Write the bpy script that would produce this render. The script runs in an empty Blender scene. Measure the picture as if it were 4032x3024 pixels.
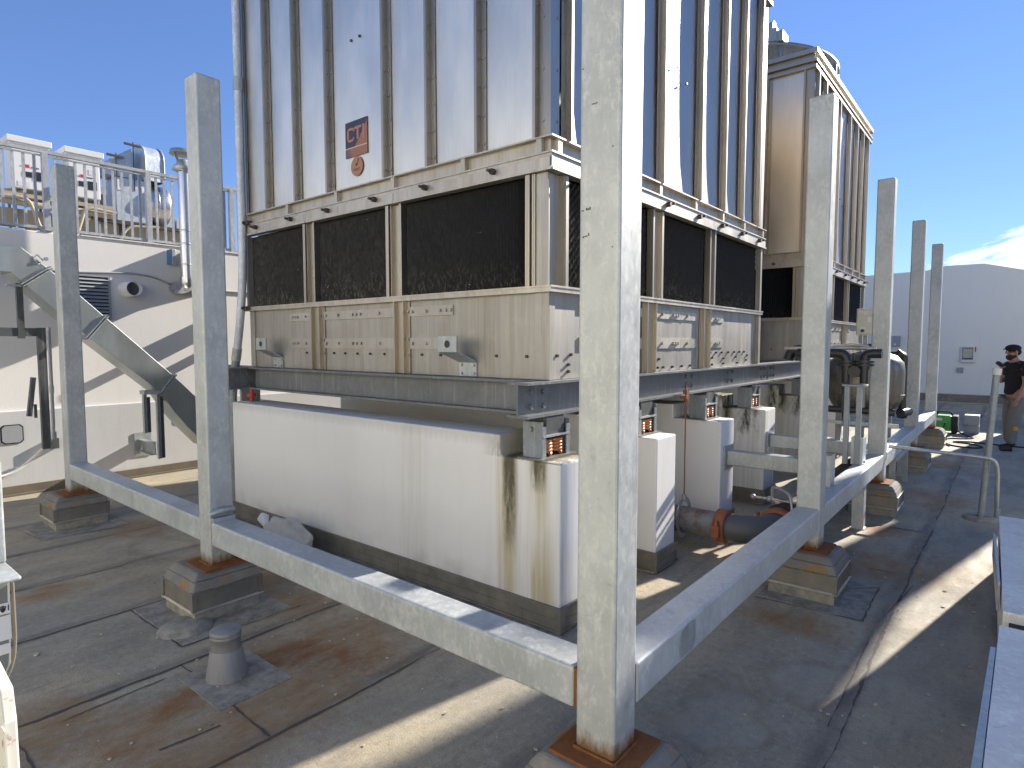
import bpy, bmesh, math, random
from mathutils import Vector, Matrix
random.seed(7)
R = math.radians
S = bpy.context.scene
COL = S.collection

# ---------------------------------------------------------------- camera, sky, sun, exposure
cam = bpy.data.cameras.new('camera'); camo = bpy.data.objects.new('camera', cam); COL.objects.link(camo)
cam.sensor_width = 36.0; cam.lens = 2420 / 4032 * 36; cam.clip_start = 0.05; cam.clip_end = 3000
camo.location = (0, 0, 1.75); camo.rotation_euler = (R(90 - 3.7826), 0, R(39.2848))
S.camera = camo

SUN_EL, SUN_AZ = 26.6, 78.35            # degrees; azimuth measured from +X towards +Y
W = bpy.data.worlds.new('World'); S.world = W; W.use_nodes = True
wt = W.node_tree; wb = wt.nodes['Background']
sky = wt.nodes.new('ShaderNodeTexSky'); sky.sky_type = 'NISHITA'; sky.sun_disc = False
sky.sun_elevation = R(SUN_EL); sky.sun_rotation = R(90 - SUN_AZ)
sky.air_density = 0.9; sky.dust_density = 0.0; sky.ozone_density = 2.6; sky.altitude = 50
wb.inputs['Strength'].default_value = 0.10
# thin streaky clouds low over the far wall, part of the sky itself
tc = wt.nodes.new('ShaderNodeTexCoord'); sep = wt.nodes.new('ShaderNodeSeparateXYZ')
wt.links.new(tc.outputs['Generated'], sep.inputs[0])
def wmath(op, a, b=None, clamp=False):
    n = wt.nodes.new('ShaderNodeMath'); n.operation = op; n.use_clamp = clamp
    for i, x in enumerate((a, b)):
        if x is None: continue
        if isinstance(x, (int, float)): n.inputs[i].default_value = x
        else: wt.links.new(x, n.inputs[i])
    return n.outputs[0]
az = wmath('ARCTAN2', sep.outputs['X'], sep.outputs['Y'])
cv = wt.nodes.new('ShaderNodeCombineXYZ')
wt.links.new(wmath('MULTIPLY', az, 7.0), cv.inputs[0])
wt.links.new(wmath('SUBTRACT', wmath('MULTIPLY', sep.outputs['Z'], 34.0), wmath('MULTIPLY', az, 9.0)), cv.inputs[1])
cn = wt.nodes.new('ShaderNodeTexNoise'); cn.inputs['Scale'].default_value = 2.2; cn.inputs['Detail'].default_value = 9; cn.inputs['Roughness'].default_value = 0.62
cn.inputs['Distortion'].default_value = 0.4
wt.links.new(cv.outputs[0], cn.inputs['Vector'])
# a bank of cloud round azimuth ~ +0.02 rad, between 5 and 13 degrees up
daz = wmath('DIVIDE', wmath('ADD', az, -0.06), 0.2)
dz = wmath('DIVIDE', wmath('SUBTRACT', sep.outputs['Z'], wmath('ADD', wmath('MULTIPLY', az, 0.30), 0.108)), 0.045)
bank = wmath('SUBTRACT', 1.0, wmath('ADD', wmath('MULTIPLY', daz, daz), wmath('MULTIPLY', dz, dz)), True)
cl = wmath('MULTIPLY', wmath('SUBTRACT', wmath('ADD', cn.outputs['Fac'], wmath('MULTIPLY', bank, 0.42)), 0.62), 4.5, True)
cl = wmath('MULTIPLY', cl, wmath('MULTIPLY', bank, 4.0, True))
mx = wt.nodes.new('ShaderNodeMix'); mx.data_type = 'RGBA'
wt.links.new(cl, mx.inputs['Factor']); gm = wt.nodes.new('ShaderNodeGamma'); gm.inputs['Gamma'].default_value = 0.72; wt.links.new(sky.outputs[0], gm.inputs['Color'])
tn = wt.nodes.new('ShaderNodeMix'); tn.data_type = 'RGBA'; tn.blend_type = 'MULTIPLY'; tn.inputs['Factor'].default_value = 1; tn.inputs['B'].default_value = (.72, .92, 1.38, 1); wt.links.new(gm.outputs[0], tn.inputs['A'])
wt.links.new(tn.outputs['Result'], mx.inputs['A']); mx.inputs['B'].default_value = (6.5, 6.5, 6.4, 1)
wt.links.new(mx.outputs['Result'], wb.inputs['Color'])

sl = bpy.data.lights.new('sun', 'SUN'); sl.energy = 5.0; sl.angle = R(0.53); sl.color = (1.0, 0.92, 0.81)
so = bpy.data.objects.new('sun', sl); COL.objects.link(so)
sd = Vector((math.cos(R(SUN_AZ)) * math.cos(R(SUN_EL)), math.sin(R(SUN_AZ)) * math.cos(R(SUN_EL)), math.sin(R(SUN_EL))))
so.rotation_euler = sd.to_track_quat('Z', 'Y').to_euler(); so.location = (4, 20, 14)

S.view_settings.view_transform = 'Standard'; S.view_settings.look = 'None'; S.view_settings.gamma = 1
S.view_settings.exposure = 1.05
S.render.engine = 'CYCLES'
S.cycles.max_bounces = 8; S.cycles.diffuse_bounces = 4; S.cycles.glossy_bounces = 4
S.cycles.use_denoising = True
S.cycles.sample_clamp_indirect = 4.0
S.cycles.caustics_reflective = False

# ---------------------------------------------------------------- mesh helpers
class MB:
    def __init__(s): s.v = []; s.f = []; s.sm = []
    def add(s, vs, fs, smooth=False):
        o = len(s.v); s.v += [tuple(v) for v in vs]
        for f in fs: s.f.append([o + i for i in f]); s.sm.append(smooth)
        return s
    def box(s, x0, x1, y0, y1, z0, z1):
        if x0 > x1: x0, x1 = x1, x0
        if y0 > y1: y0, y1 = y1, y0
        if z0 > z1: z0, z1 = z1, z0
        v = [(x, y, z) for z in (z0, z1) for y in (y0, y1) for x in (x0, x1)]
        return s.add(v, [(0, 2, 3, 1), (4, 5, 7, 6), (0, 1, 5, 4), (2, 6, 7, 3), (0, 4, 6, 2), (1, 3, 7, 5)])
    def bar(s, p, q, w, h, up=(0, 0, 1)):
        p, q = Vector(p), Vector(q); d = (q - p).normalized(); up = Vector(up)
        if abs(d.dot(up)) > .98: up = Vector((0, 1, 0))
        a = d.cross(up).normalized(); b = a.cross(d).normalized()
        v = [e + a * (sx * w / 2) + b * (sy * h / 2) for e in (p, q) for sx, sy in ((-1, -1), (1, -1), (1, 1), (-1, 1))]
        return s.add(v, [(3, 2, 1, 0), (4, 5, 6, 7), (0, 1, 5, 4), (1, 2, 6, 5), (2, 3, 7, 6), (3, 0, 4, 7)])
    def frustum(s, cx, cy, z0, z1, a0, b0, a1, b1):
        v = [(cx + sx * a0, cy + sy * b0, z0) for sx, sy in ((-1, -1), (1, -1), (1, 1), (-1, 1))] + [(cx + sx * a1, cy + sy * b1, z1) for sx, sy in ((-1, -1), (1, -1), (1, 1), (-1, 1))]
        return s.add(v, [(3, 2, 1, 0), (4, 5, 6, 7), (0, 1, 5, 4), (1, 2, 6, 5), (2, 3, 7, 6), (3, 0, 4, 7)])
    def tube(s, pts, r, n=12, caps=True):
        pts = [Vector(p) for p in pts]; m = len(pts); rs = r if isinstance(r, (list, tuple)) else [r] * m
        base = None; V = []
        for i in range(m):
            d = (pts[min(i + 1, m - 1)] - pts[max(i - 1, 0)]).normalized()
            if base is None:
                t = Vector((0, 0, 1)) if abs(d.z) < .9 else Vector((1, 0, 0)); base = d.cross(t).normalized()
            a = (base - d * base.dot(d)).normalized(); b = d.cross(a); base = a
            V += [pts[i] + (a * math.cos(2 * math.pi * k / n) + b * math.sin(2 * math.pi * k / n)) * rs[i] for k in range(n)]
        F = [(i * n + k, i * n + (k + 1) % n, (i + 1) * n + (k + 1) % n, (i + 1) * n + k) for i in range(m - 1) for k in range(n)]
        s.add(V, F, True)
        if caps:
            s.add(V[:n], [tuple(range(n))[::-1]]); s.add(V[-n:], [tuple(range(n))])
        return s
    def cyl(s, p, q, r, n=16, r2=None): return s.tube([p, q], [r, r if r2 is None else r2], n)
    def lathe(s, c, prof, n=28, axis='z', smooth=True):
        V = []
        for r, h in prof:
            for k in range(n):
                a = 2 * math.pi * k / n; u, w = r * math.cos(a), r * math.sin(a)
                V.append({'z': (c[0] + u, c[1] + w, c[2] + h), 'y': (c[0] + u, c[1] + h, c[2] + w), 'x': (c[0] + h, c[1] + u, c[2] + w)}[axis])
        F = [(i * n + k, i * n + (k + 1) % n, (i + 1) * n + (k + 1) % n, (i + 1) * n + k) for i in range(len(prof) - 1) for k in range(n)]
        return s.add(V, F, smooth)
    def prism(s, poly, axis, a, b):
        # poly of (u,v): axis 'x' -> (y,z), 'y' -> (x,z), 'z' -> (x,y)
        def P(u, v, t): return {'x': (t, u, v), 'y': (u, t, v), 'z': (u, v, t)}[axis]
        n = len(poly); V = [P(u, v, a) for u, v in poly] + [P(u, v, b) for u, v in poly]
        return s.add(V, [tuple(range(n))[::-1], tuple(range(n, 2 * n))] + [(i, (i + 1) % n, n + (i + 1) % n, n + i) for i in range(n)])
    def pillow(s, u0, u1, w0, w1, t, bulge, axis, nu=8, nw=10):
        # a slightly bowed sheet: axis 'y' -> plane y=t, u along x; axis 'x' -> plane x=t, u along y
        V = []
        for j in range(nw + 1):
            for i in range(nu + 1):
                a, b = i / nu, j / nw
                d = bulge * math.sin(math.pi * a) ** .8 * math.sin(math.pi * b) ** .5
                u = u0 + (u1 - u0) * a; w = w0 + (w1 - w0) * b
                V.append((u, t + d, w) if axis == 'y' else (t + d, u, w))
        F = [(j * (nu + 1) + i, j * (nu + 1) + i + 1, (j + 1) * (nu + 1) + i + 1, (j + 1) * (nu + 1) + i) for j in range(nw) for i in range(nu)]
        return s.add(V, F, True)
    def hexbolt(s, p, d, r, h):
        p, d = Vector(p), Vector(d).normalized(); return s.tube([p, p + d * h], r, 6)

def wloc(o):
    v = Vector((0, 0, 0))
    while o: v = v + o.location; o = o.parent
    return v
def obj(name, mb, mat, parent=None, loc=None, bevel=0, seg=2, label=None):
    base = wloc(parent) if parent else Vector((0, 0, 0))
    l = Vector(loc) if loc is not None else (Vector((0, 0, 0)))
    org = base + l
    me = bpy.data.meshes.new(name)
    me.from_pydata([tuple(Vector(v) - org) for v in mb.v], [], mb.f); me.update()
    bm = bmesh.new(); bm.from_mesh(me); bmesh.ops.recalc_face_normals(bm, faces=bm.faces); bm.to_mesh(me); bm.free()
    for p, sflag in zip(me.polygons, mb.sm): p.use_smooth = sflag
    for m in (mat if isinstance(mat, (list, tuple)) else [mat]): me.materials.append(m.m if hasattr(m, 'm') else m)
    o = bpy.data.objects.new(name, me); COL.objects.link(o)
    if parent: o.parent = parent
    o.location = l
    if label: o['label'] = label
    if bevel:
        b = o.modifiers.new('bevel', 'BEVEL'); b.width = bevel; b.segments = seg; b.limit_method = 'ANGLE'; b.angle_limit = R(40); b.harden_normals = False
    return o
def tag(o, label, cat, group=None):
    o['label'] = label; o['category'] = cat
    if group: o['group'] = group
    return o
def thing(name, label, cat, loc, group=None):
    o = bpy.data.objects.new(name, None); COL.objects.link(o); o.location = loc; o.empty_display_size = .1
    return tag(o, label, cat, group)
def single(name, mb, mat, label, cat, loc, group=None, **k):
    return tag(obj(name, mb, mat, None, loc, **k), label, cat, group)
def structure(name, mb, mat, **k):
    o = obj(name, mb, mat, **k); o['kind'] = 'structure'; return o
def copy_tree(o, parent=None, skip=()):
    c = o.copy(); COL.objects.link(c); c.parent = parent
    for ch in o.children:
        if ch.name.split('.')[0] not in skip: copy_tree(ch, c, skip)
    return c
def arc(c, r, a0, a1, n, plane):
    out = []
    for i in range(n + 1):
        a = R(a0 + (a1 - a0) * i / n); u, v = r * math.cos(a), r * math.sin(a)
        out.append({'xy': (c[0] + u, c[1] + v, c[2]), 'xz': (c[0] + u, c[1], c[2] + v), 'yz': (c[0], c[1] + u, c[2] + v)}[plane])
    return out
def fillet(pts, r, n=6):
    pts = [Vector(p) for p in pts]; out = [pts[0]]
    for i in range(1, len(pts) - 1):
        a, b, c = pts[i - 1], pts[i], pts[i + 1]; d0 = (a - b); d1 = (c - b)
        rr = min(r, d0.length * .49, d1.length * .49); p0 = b + d0.normalized() * rr; p1 = b + d1.normalized() * rr
        for k in range(n + 1):
            t = k / n; out.append(p0 * (1 - t) ** 2 + b * 2 * t * (1 - t) + p1 * t ** 2)
    return out + [pts[-1]]

# ---------------------------------------------------------------- material helpers
class M:
    def __init__(s, name, color=(.5, .5, .5), rough=.6, metal=0.0, spec=None):
        s.m = bpy.data.materials.new(name); s.m.use_nodes = True; s.t = s.m.node_tree; s.b = s.t.nodes['Principled BSDF']
        s.set('Base Color', color); s.set('Roughness', rough); s.set('Metallic', metal)
        if spec is not None: s.set('Specular IOR Level', spec)
        s._c = None
    def set(s, k, v):
        i = s.b.inputs[k]
        if hasattr(v, 'is_output'): s.t.links.new(v, i)
        else: i.default_value = (*v, 1) if isinstance(v, (tuple, list)) and len(v) == 3 else v
    def n(s, ty, out=0, props=None, **ins):
        nd = s.t.nodes.new(ty)
        for k, v in (props or {}).items(): setattr(nd, k, v)
        for k, v in ins.items():
            key = int(k[1:]) if k[0] == '_' else k.replace('__', ' ')
            i = nd.inputs[key]
            if hasattr(v, 'is_output'): s.t.links.new(v, i)
            else: i.default_value = (*v, 1) if isinstance(v, (tuple, list)) and len(v) == 3 and i.type == 'RGBA' else v
        return nd.outputs[out]
    def co(s):
        if s._c is None: s._c = s.n('ShaderNodeTexCoord', 'Object')
        return s._c
    def rco(s):   # object coordinates pushed by a per-object random offset
        r = s.n('ShaderNodeObjectInfo', 'Random')
        return s.n('ShaderNodeVectorMath', 0, {'operation': 'ADD'}, _0=s.co(), _1=s.n('ShaderNodeVectorMath', 0, {'operation': 'SCALE'}, _0=(37., 19., 53.), Scale=r))
    def map(s, v, scale=(1, 1, 1), loc=(0, 0, 0)): return s.n('ShaderNodeMapping', 0, None, Vector=v, Scale=scale, Location=loc)
    def noise(s, v, scale, detail=4, rough=.55, dist=0.0): return s.n('ShaderNodeTexNoise', 'Fac', None, Vector=v, Scale=scale, Detail=detail, Roughness=rough, Distortion=dist)
    def vor(s, v, scale, out='Distance', feature='F1', rnd=1.0): return s.n('ShaderNodeTexVoronoi', out, {'feature': feature}, Vector=v, Scale=scale, Randomness=rnd)
    def math(s, op, a, b=0.0, c=None, clamp=False):
        k = {'_0': a, '_1': b}
        if c is not None: k['_2'] = c
        return s.n('ShaderNodeMath', 0, {'operation': op, 'use_clamp': clamp}, **k)
    def mr(s, v, a, b, c=0., d=1., smooth=False):
        return s.n('ShaderNodeMapRange', 0, {'clamp': True, 'interpolation_type': 'SMOOTHSTEP' if smooth else 'LINEAR'}, Value=v, From__Min=a, From__Max=b, To__Min=c, To__Max=d)
    def mix(s, f, a, b, mode='MIX'):
        nd = s.t.nodes.new('ShaderNodeMix'); nd.data_type = 'RGBA'; nd.blend_type = mode
        for key, v in (('Factor', f), ('A', a), ('B', b)):
            i = [x for x in nd.inputs if x.name == key and (x.type == 'RGBA' if key != 'Factor' else x.type == 'VALUE')][0]
            if hasattr(v, 'is_output'): s.t.links.new(v, i)
            else: i.default_value = (*v, 1) if isinstance(v, tuple) and len(v) == 3 else v
        return [x for x in nd.outputs if x.type == 'RGBA'][0]
    def xyz(s, v):
        nd = s.t.nodes.new('ShaderNodeSeparateXYZ'); s.t.links.new(v, nd.inputs[0]); return nd.outputs
    def bump(s, h, strength=.3, dist=.01):
        s.set('Normal', s.n('ShaderNodeBump', 0, None, Height=h, Strength=strength, Distance=dist))
    def band(s, v, a, b, soft): # 1 inside a..b
        return s.math('MULTIPLY', s.mr(v, a - soft, a + soft), s.mr(v, b - soft, b + soft, 1., 0.))

def galv(name, base=(.47, .50, .52), rust=False, dark=.82, metal=.45, rough=.42):
    m = M(name, base, rough, metal); v = m.rco()
    n1 = m.noise(v, 3.2, 5, .6); sp = m.math('ADD', m.math('MULTIPLY', m.noise(m.map(v, (34, 34, 20)), 1.0, 5, .75, .35), .7), m.math('MULTIPLY', m.noise(m.map(v, (9, 9, 5)), 1.0, 3, .6, .5), .3)); st = m.noise(m.map(v, (28, 28, 1.2)), 1.0, 4, .6)
    c = m.mix(m.mr(n1, .32, .68), tuple(x * dark for x in base), tuple(min(1, x * 1.12) for x in base))
    c = m.mix(m.mr(sp, .49, .62, 0, .75), c, tuple(min(1, x * 1.32) for x in (base[0] * 1.03, base[1], base[2] * .95)))
    c = m.mix(m.mr(sp, .44, .32, 0, .55), c, tuple(x * .66 for x in base))
    c = m.mix(m.mr(st, .55, .75, 0, .28), c, (.62, .63, .60))
    sc = m.noise(m.map(v, (9, 9, 60)), 1.0, 2, .5, 2.0)
    c = m.mix(m.mr(sc, .68, .74, 0, .35), c, (.25, .25, .25))
    if rust:
        z = m.xyz(m.co())[2]; e = m.math('ADD', z, m.math('MULTIPLY', m.noise(m.map(v, (22, 22, 7)), 1., 5, .7), -.16))
        c = m.mix(m.mr(e, -.005, -.06), c, (.20, .115, .055))
    m.set('Base Color', c); m.set('Roughness', m.mr(sp, .3, .7, rough - .12, rough + .2))
    m.bump(m.noise(v, 30, 4, .6), .06, .004)
    return m
def stainless(name, base=(.62, .60, .57), rough=.27, dirt=0.0, wave=.0):
    m = M(name, base, rough, 1.0); v = m.rco()
    n1 = m.noise(m.map(v, (1.2, 1.2, .5)), 2.0, 4, .6); br = m.noise(m.map(v, (90, 90, 1.0)), 1.0, 3, .6)
    c = m.mix(m.mr(n1, .3, .7), tuple(x * .86 for x in base), tuple(min(1, x * 1.08) for x in base))
    c = m.mix(m.mr(br, .45, .75, 0, .2), c, tuple(x * .7 for x in base))
    if dirt:
        st = m.noise(m.map(v, (11, 11, .5)), 1.0, 6, .65)
        bl = m.noise(v, 5.0, 5, .6)
        s2 = m.noise(m.map(v, (17, 17, .8)), 1.0, 6, .7); c = m.mix(m.mr(st, .44, .62, 0, dirt), c, (base[0] * .66, base[1] * .60, base[2] * .50)); c = m.mix(m.mr(s2, .54, .66, 0, dirt * .8), c, (.60, .57, .50)); c = m.mix(m.mr(s2, .44, .34, 0, dirt * .7), c, (.20, .16, .11)); c = m.mix(m.mr(bl, .52, .68, 0, dirt * .5), c, (.56, .52, .44))
        m.set('Metallic', 1 - dirt * .55)
    m.set('Base Color', c)
    m.set('Roughness', m.math('ADD', m.mr(br, .3, .7, rough - .03, rough + .08), m.mr(n1, .4, .7, 0, .07 + dirt * .2)))
    if wave: m.bump(m.noise(m.map(v, (2.2, 2.2, 1.0)), 1.5, 2, .4), .5, wave)
    return m
def stucco(name, base=(.78, .775, .76), grime=.25, scale=1.0):
    m = M(name, base, .85); v = m.co()
    a = m.noise(v, 1.1 * scale, 5, .6); b = m.noise(m.map(v, (7, 7, .55)), 1.0, 5, .6)
    c = m.mix(m.mr(a, .35, .7, 0, grime), base, tuple(x * .82 for x in (base[0], base[1] * .985, base[2] * .94)))
    c = m.mix(m.mr(b, .52, .75, 0, grime * .9), c, (base[0] * .8, base[1] * .77, base[2] * .68))
    m.set('Base Color', c); m.bump(m.noise(v, 55, 4, .6), .22, .006)
    m._c_last = c
    return m

m_post = galv('galvanized_post_steel', (.46, .48, .475), rust=True, metal=.28, rough=.5)
m_beam = galv('galvanized_beam_steel', (.47, .50, .505), metal=.22)
m_galv = galv('galvanized_sheet', (.40, .43, .44), rough=.38)
m_shroud = galv('shroud_sheet', (.25, .26, .26))
m_duct = stainless('galvanized_duct', (.44, .47, .46), .38, .12)
m_strut = galv('grey_steel_strut', (.25, .28, .30), metal=.3)
m_ibeam = galv('weathered_grey_beam', (.17, .18, .19), metal=.35, rough=.5)
m_dark = galv('dark_steel_channel', (.085, .09, .092), metal=.3, rough=.5)
m_panel = stainless('brushed_stainless', (.76, .73, .66), .40, 0, .006)
m_side = stainless('side_stainless_dark_reflection', (.40, .385, .37), .36, 0, .004)  # same stainless, darkened to imitate a dark grey reflection on the side
m_rib = stainless('stainless_rib', (.42, .385, .33), .38)
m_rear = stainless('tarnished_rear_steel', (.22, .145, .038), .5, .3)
m_trim = stainless('stainless_trim', (.54, .50, .44), .42, .45)
m_splice = stainless('dull_splice_plate', (.50, .475, .44), .5, .3)
m_basin = stainless('stained_stainless', (.42, .40, .365), .44, .42)
m_rust = M('rust', (.30, .105, .03), .9)
_v = m_rust.co(); m_rust.set('Base Color', m_rust.mix(m_rust.noise(_v, 22, 5, .65), (.10, .035, .014), (.30, .115, .032))); m_rust.bump(m_rust.noise(_v, 90, 3), .4, .004)
m_spring = M('orange_spring_steel', (.55, .19, .07), .4, .25)
m_spring.set('Base Color', m_spring.mix(m_spring.noise(m_spring.co(), 60, 3), (.30, .09, .03), (.62, .26, .11)))
m_white = stucco('white_stucco', (.80, .79, .775), .25)
m_wall = stucco('white_wall_stucco', (.80, .785, .76), .22)
m_plinth_shade = stucco('shade_grey_plinth_stucco', (.58, .585, .59), .3)  # greyer than the wall above, shade put into the paint
m_far = stucco('far_wall_stucco', (.86, .84, .75), .2, .5)
m_black = M('black_pvc', (.022, .024, .026), .42)
m_bolt = M('dark_bolt_steel', (.10, .085, .075), .5, .6)
m_flash = M('weathered_flashing', (.26, .25, .23), .5, .35)
_v = m_flash.co(); _n = m_flash.noise(_v, 6, 5, .65)
m_flash.set('Base Color', m_flash.mix(m_flash.mr(_n, .35, .7), m_flash.mix(m_flash.noise(m_flash.map(_v, (9, 9, 2)), 1, 4), (.20, .195, .175), (.13, .125, .11)), (.27, .25, .21)))
m_mortar = M('stained_mortar', (.30, .29, .27), .9)
_v = m_mortar.co(); _n = m_mortar.noise(_v, 9, 6, .65)
m_mortar.set('Base Color', m_mortar.mix(m_mortar.mr(m_mortar.noise(_v, 5, 4), .5, .62), m_mortar.mix(_n, (.10, .10, .095), (.30, .29, .265)), (.30, .17, .06))); m_mortar.bump(_n, .5, .02)
m_hdpe = M('white_plastic', (.74, .74, .72), .5)
m_cream = M('beige_enamel', (.60, .58, .48), .5)
m_glass = M('grey_glass', (.30, .32, .31), .12, 0.3)
m_grey = M('grey_enamel', (.33, .35, .37), .5)
m_orange = M('orange_coupling', (.42, .12, .045), .6)
m_orange.set('Base Color', m_orange.mix(m_orange.noise(m_orange.co(), 18, 5), (.19, .065, .03), (.43, .15, .065)))
m_red = M('red_paint', (.45, .03, .02), .5)
m_pipe = M('old_grey_pipe', (.2, .2, .2), .65, .2)
_v = m_pipe.co(); m_pipe.set('Base Color', m_pipe.mix(m_pipe.mr(m_pipe.noise(_v, 7, 6, .7), .45, .62), (.22, .235, .25), (.17, .085, .04)))
m_black_rubber = M('dark_rubber', (.03, .03, .032), .8)

# the dirty membrane of the roof
m_roof = M('roof_membrane', (.2, .18, .15), .85)
def build_roof():
    m = m_roof; v = m.co(); x, y, z = m.xyz(v)
    big = m.noise(v, .6, 6, .62); mid = m.noise(m.map(v, (1, .5, 1)), 2.6, 7, .68); fine = m.noise(v, 24, 6, .75); grit = m.noise(v, 150, 3, .65); st = m.noise(m.map(v, (5, .9, 1)), 2.0, 6, .7)
    c = m.mix(m.mr(big, .36, .64), (.36, .335, .265), (.52, .43, .28))
    c = m.mix(m.mr(mid, .40, .68, 0, .75), c, (.24, .22, .18))
    c = m.mix(m.mr(st, .56, .72, 0, .5), c, (.50, .46, .38))
    c = m.mix(m.mr(st, .45, .32, 0, .5), c, (.20, .18, .15))
    c = m.mix(m.mr(fine, .52, .68, 0, .5), c, (.54, .49, .40))
    c = m.mix(m.mr(fine, .46, .30, 0, .6), c, (.15, .14, .12))
    c = m.mix(m.mr(grit, .48, .62, 0, .45), c, (.12, .11, .095))
    sheet = m.n('ShaderNodeTexWhiteNoise', 'Value', {'noise_dimensions': '1D'}, W=m.math('FLOOR', m.math('DIVIDE', m.math('ADD', x, .55), .9655)))
    c = m.mix(m.mr(sheet, 0, 1, 0, .32), c, (.30, .285, .235))
    # dirt gathers along the laps
    ds = None
    for sx in (-.55, -1.5, -2.5, -3.455, -4.44, -5.4, -6.31, -7.28):
        d = m.math('ABSOLUTE', m.math('SUBTRACT', x, sx - .03)); ds = d if ds is None else m.math('MINIMUM', ds, d)
    c = m.mix(m.math('MULTIPLY', m.mr(m.math('ADD', ds, m.math('MULTIPLY', fine, .07)), .11, .05), m.mr(st, .35, .6, .1, .75)), c, (.12, .11, .10))
    wob = m.math('MULTIPLY', m.math('SUBTRACT', m.noise(v, 3.0, 6, .68), .5), 1.25)
    def blob(bx, by, rx, ry):
        u = m.math('DIVIDE', m.math('SUBTRACT', x, bx), rx); w = m.math('DIVIDE', m.math('SUBTRACT', y, by), ry)
        d = m.math('SQRT', m.math('ADD', m.math('MULTIPLY', u, u), m.math('MULTIPLY', w, w)))
        return m.mr(m.math('ADD', d, m.math('MULTIPLY', wob, 1.3)), 1.05, .2, 0, 1, True)
    rust = None
    for b in ((-3.12, 1.72, .34, .5), (-3.0, 1.0, .40, .45), (-2.75, 1.55, .42, .7), (-2.98, 2.1, .55, .45), (-2.55, 1.0, .35, .45), (-4.3, 2.35, .5, .4), (-.75, 5.5, .6, .55), (-.95, 6.55, .45, .35),
              (-.6, 8.2, .5, .7), (-.75, 10.8, .5, .7), (-6.4, 2.2, .5, .4), (-1.0, 4.0, .4, .25), (-3.35, .72, .35, .3), (-3.75, 2.2, .4, .3), (-5.2, 1.2, .25, .35)):
        k = blob(*b); rust = k if rust is None else m.math('MAXIMUM', rust, k)
    rn = m.noise(m.map(v, (1.6, .7, 1)), 7, 6, .7)
    c = m.mix(m.math('MULTIPLY', rust, m.mr(rn, .25, .62, .35, .95)), c, m.mix(m.mr(rn, .35, .65), (.30, .215, .115), (.27, .15, .06)))
    core = None
    for b in ((-3.12, 1.75, .16, .3), (-3.04, 1.86, .22, .2), (-2.8, 2.0, .22, .35), (-3.1, 1.25, .14, .2), (-.95, 6.6, .25, .2)):
        k = blob(*b); core = k if core is None else m.math('MAXIMUM', core, k)
    c = m.mix(m.math('MULTIPLY', core, m.mr(rn, .3, .6, .1, .85)), c, (.24, .10, .03))
    pud = None   # tide marks of dried puddles
    for b in ((-1.0, 2.75, .28, .5), (-.75, 3.35, .35, .35), (-5.6, 2.1, .6, .3), (-.2, 9.5, .35, .8)):
        k = blob(*b); pud = k if pud is None else m.math('MAXIMUM', pud, k)
    c = m.mix(m.math('MULTIPLY', m.band(pud, .3, .62, .2), .3), c, (.16, .12, .075))
    c = m.mix(m.math('MULTIPLY', m.mr(pud, .5, .75), .16), c, (.40, .385, .35))
    spot = m.vor(v, 3.6); c = m.mix(m.mr(m.math('ADD', spot, m.math('MULTIPLY', fine, .05)), .08, .05, 0, .6), c, (.10, .09, .08))
    m.set('Base Color', c); m.set('Roughness', m.mr(mid, .3, .7, .6, .9))
    m.bump(m.math('ADD', m.math('ADD', m.math('MULTIPLY', fine, .6), m.math('MULTIPLY', grit, .45)), m.math('MULTIPLY', mid, 1.2)), .6, .008)
build_roof()
m_seam = M('bitumen_seam', (.035, .03, .027), .7)
m_seam.set('Base Color', m_seam.mix(m_seam.noise(m_seam.co(), 14, 5, .7), (.035, .03, .028), (.15, .125, .10)))
m_patch = M('membrane_patch', (.17, .17, .17), .85)
m_patch.set('Base Color', m_patch.mix(m_patch.mr(m_patch.noise(m_patch.co(), 11, 7, .72), .38, .62), (.19, .185, .165), (.36, .34, .285)))
m_patch.bump(m_patch.noise(m_patch.co(), 60, 4), .4, .006)
m_flake = M('pale_debris', (.52, .47, .38), .8)

# fill packs: black flutes with lime scale near the foot and wet glints painted as pale flecks
m_fill = M('black_fill_pack', (.006, .006, .007), .7)
def build_fill():
    m = m_fill; v = m.co(); z = m.xyz(v)[2]
    n = m.noise(m.map(v, (60, 60, 22)), 1., 4, .75); big = m.noise(m.map(v, (4, 4, 3)), 1., 3, .6)
    low = m.mr(m.math('ADD', z, m.math('MULTIPLY', big, -.35)), .62, .42)
    f = m.math('MULTIPLY', m.mr(n, .5, .68), m.math('ADD', m.math('MULTIPLY', low, .7), .02))
    c = m.mix(f, (.004, .004, .0045), (.15, .13, .095))
    fl = m.vor(m.map(v, (30, 30, 30)), 1.0); g = m.math('MULTIPLY', m.mr(fl, .1, .05), m.mr(m.noise(v, 5, 2), .6, .68))
    m.set('Base Color', m.mix(g, c, (.6, .58, .5))); m.set('Roughness', m.mr(n, .4, .6, .6, .35)); m.set('Specular IOR Level', .35)
build_fill()

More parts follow.
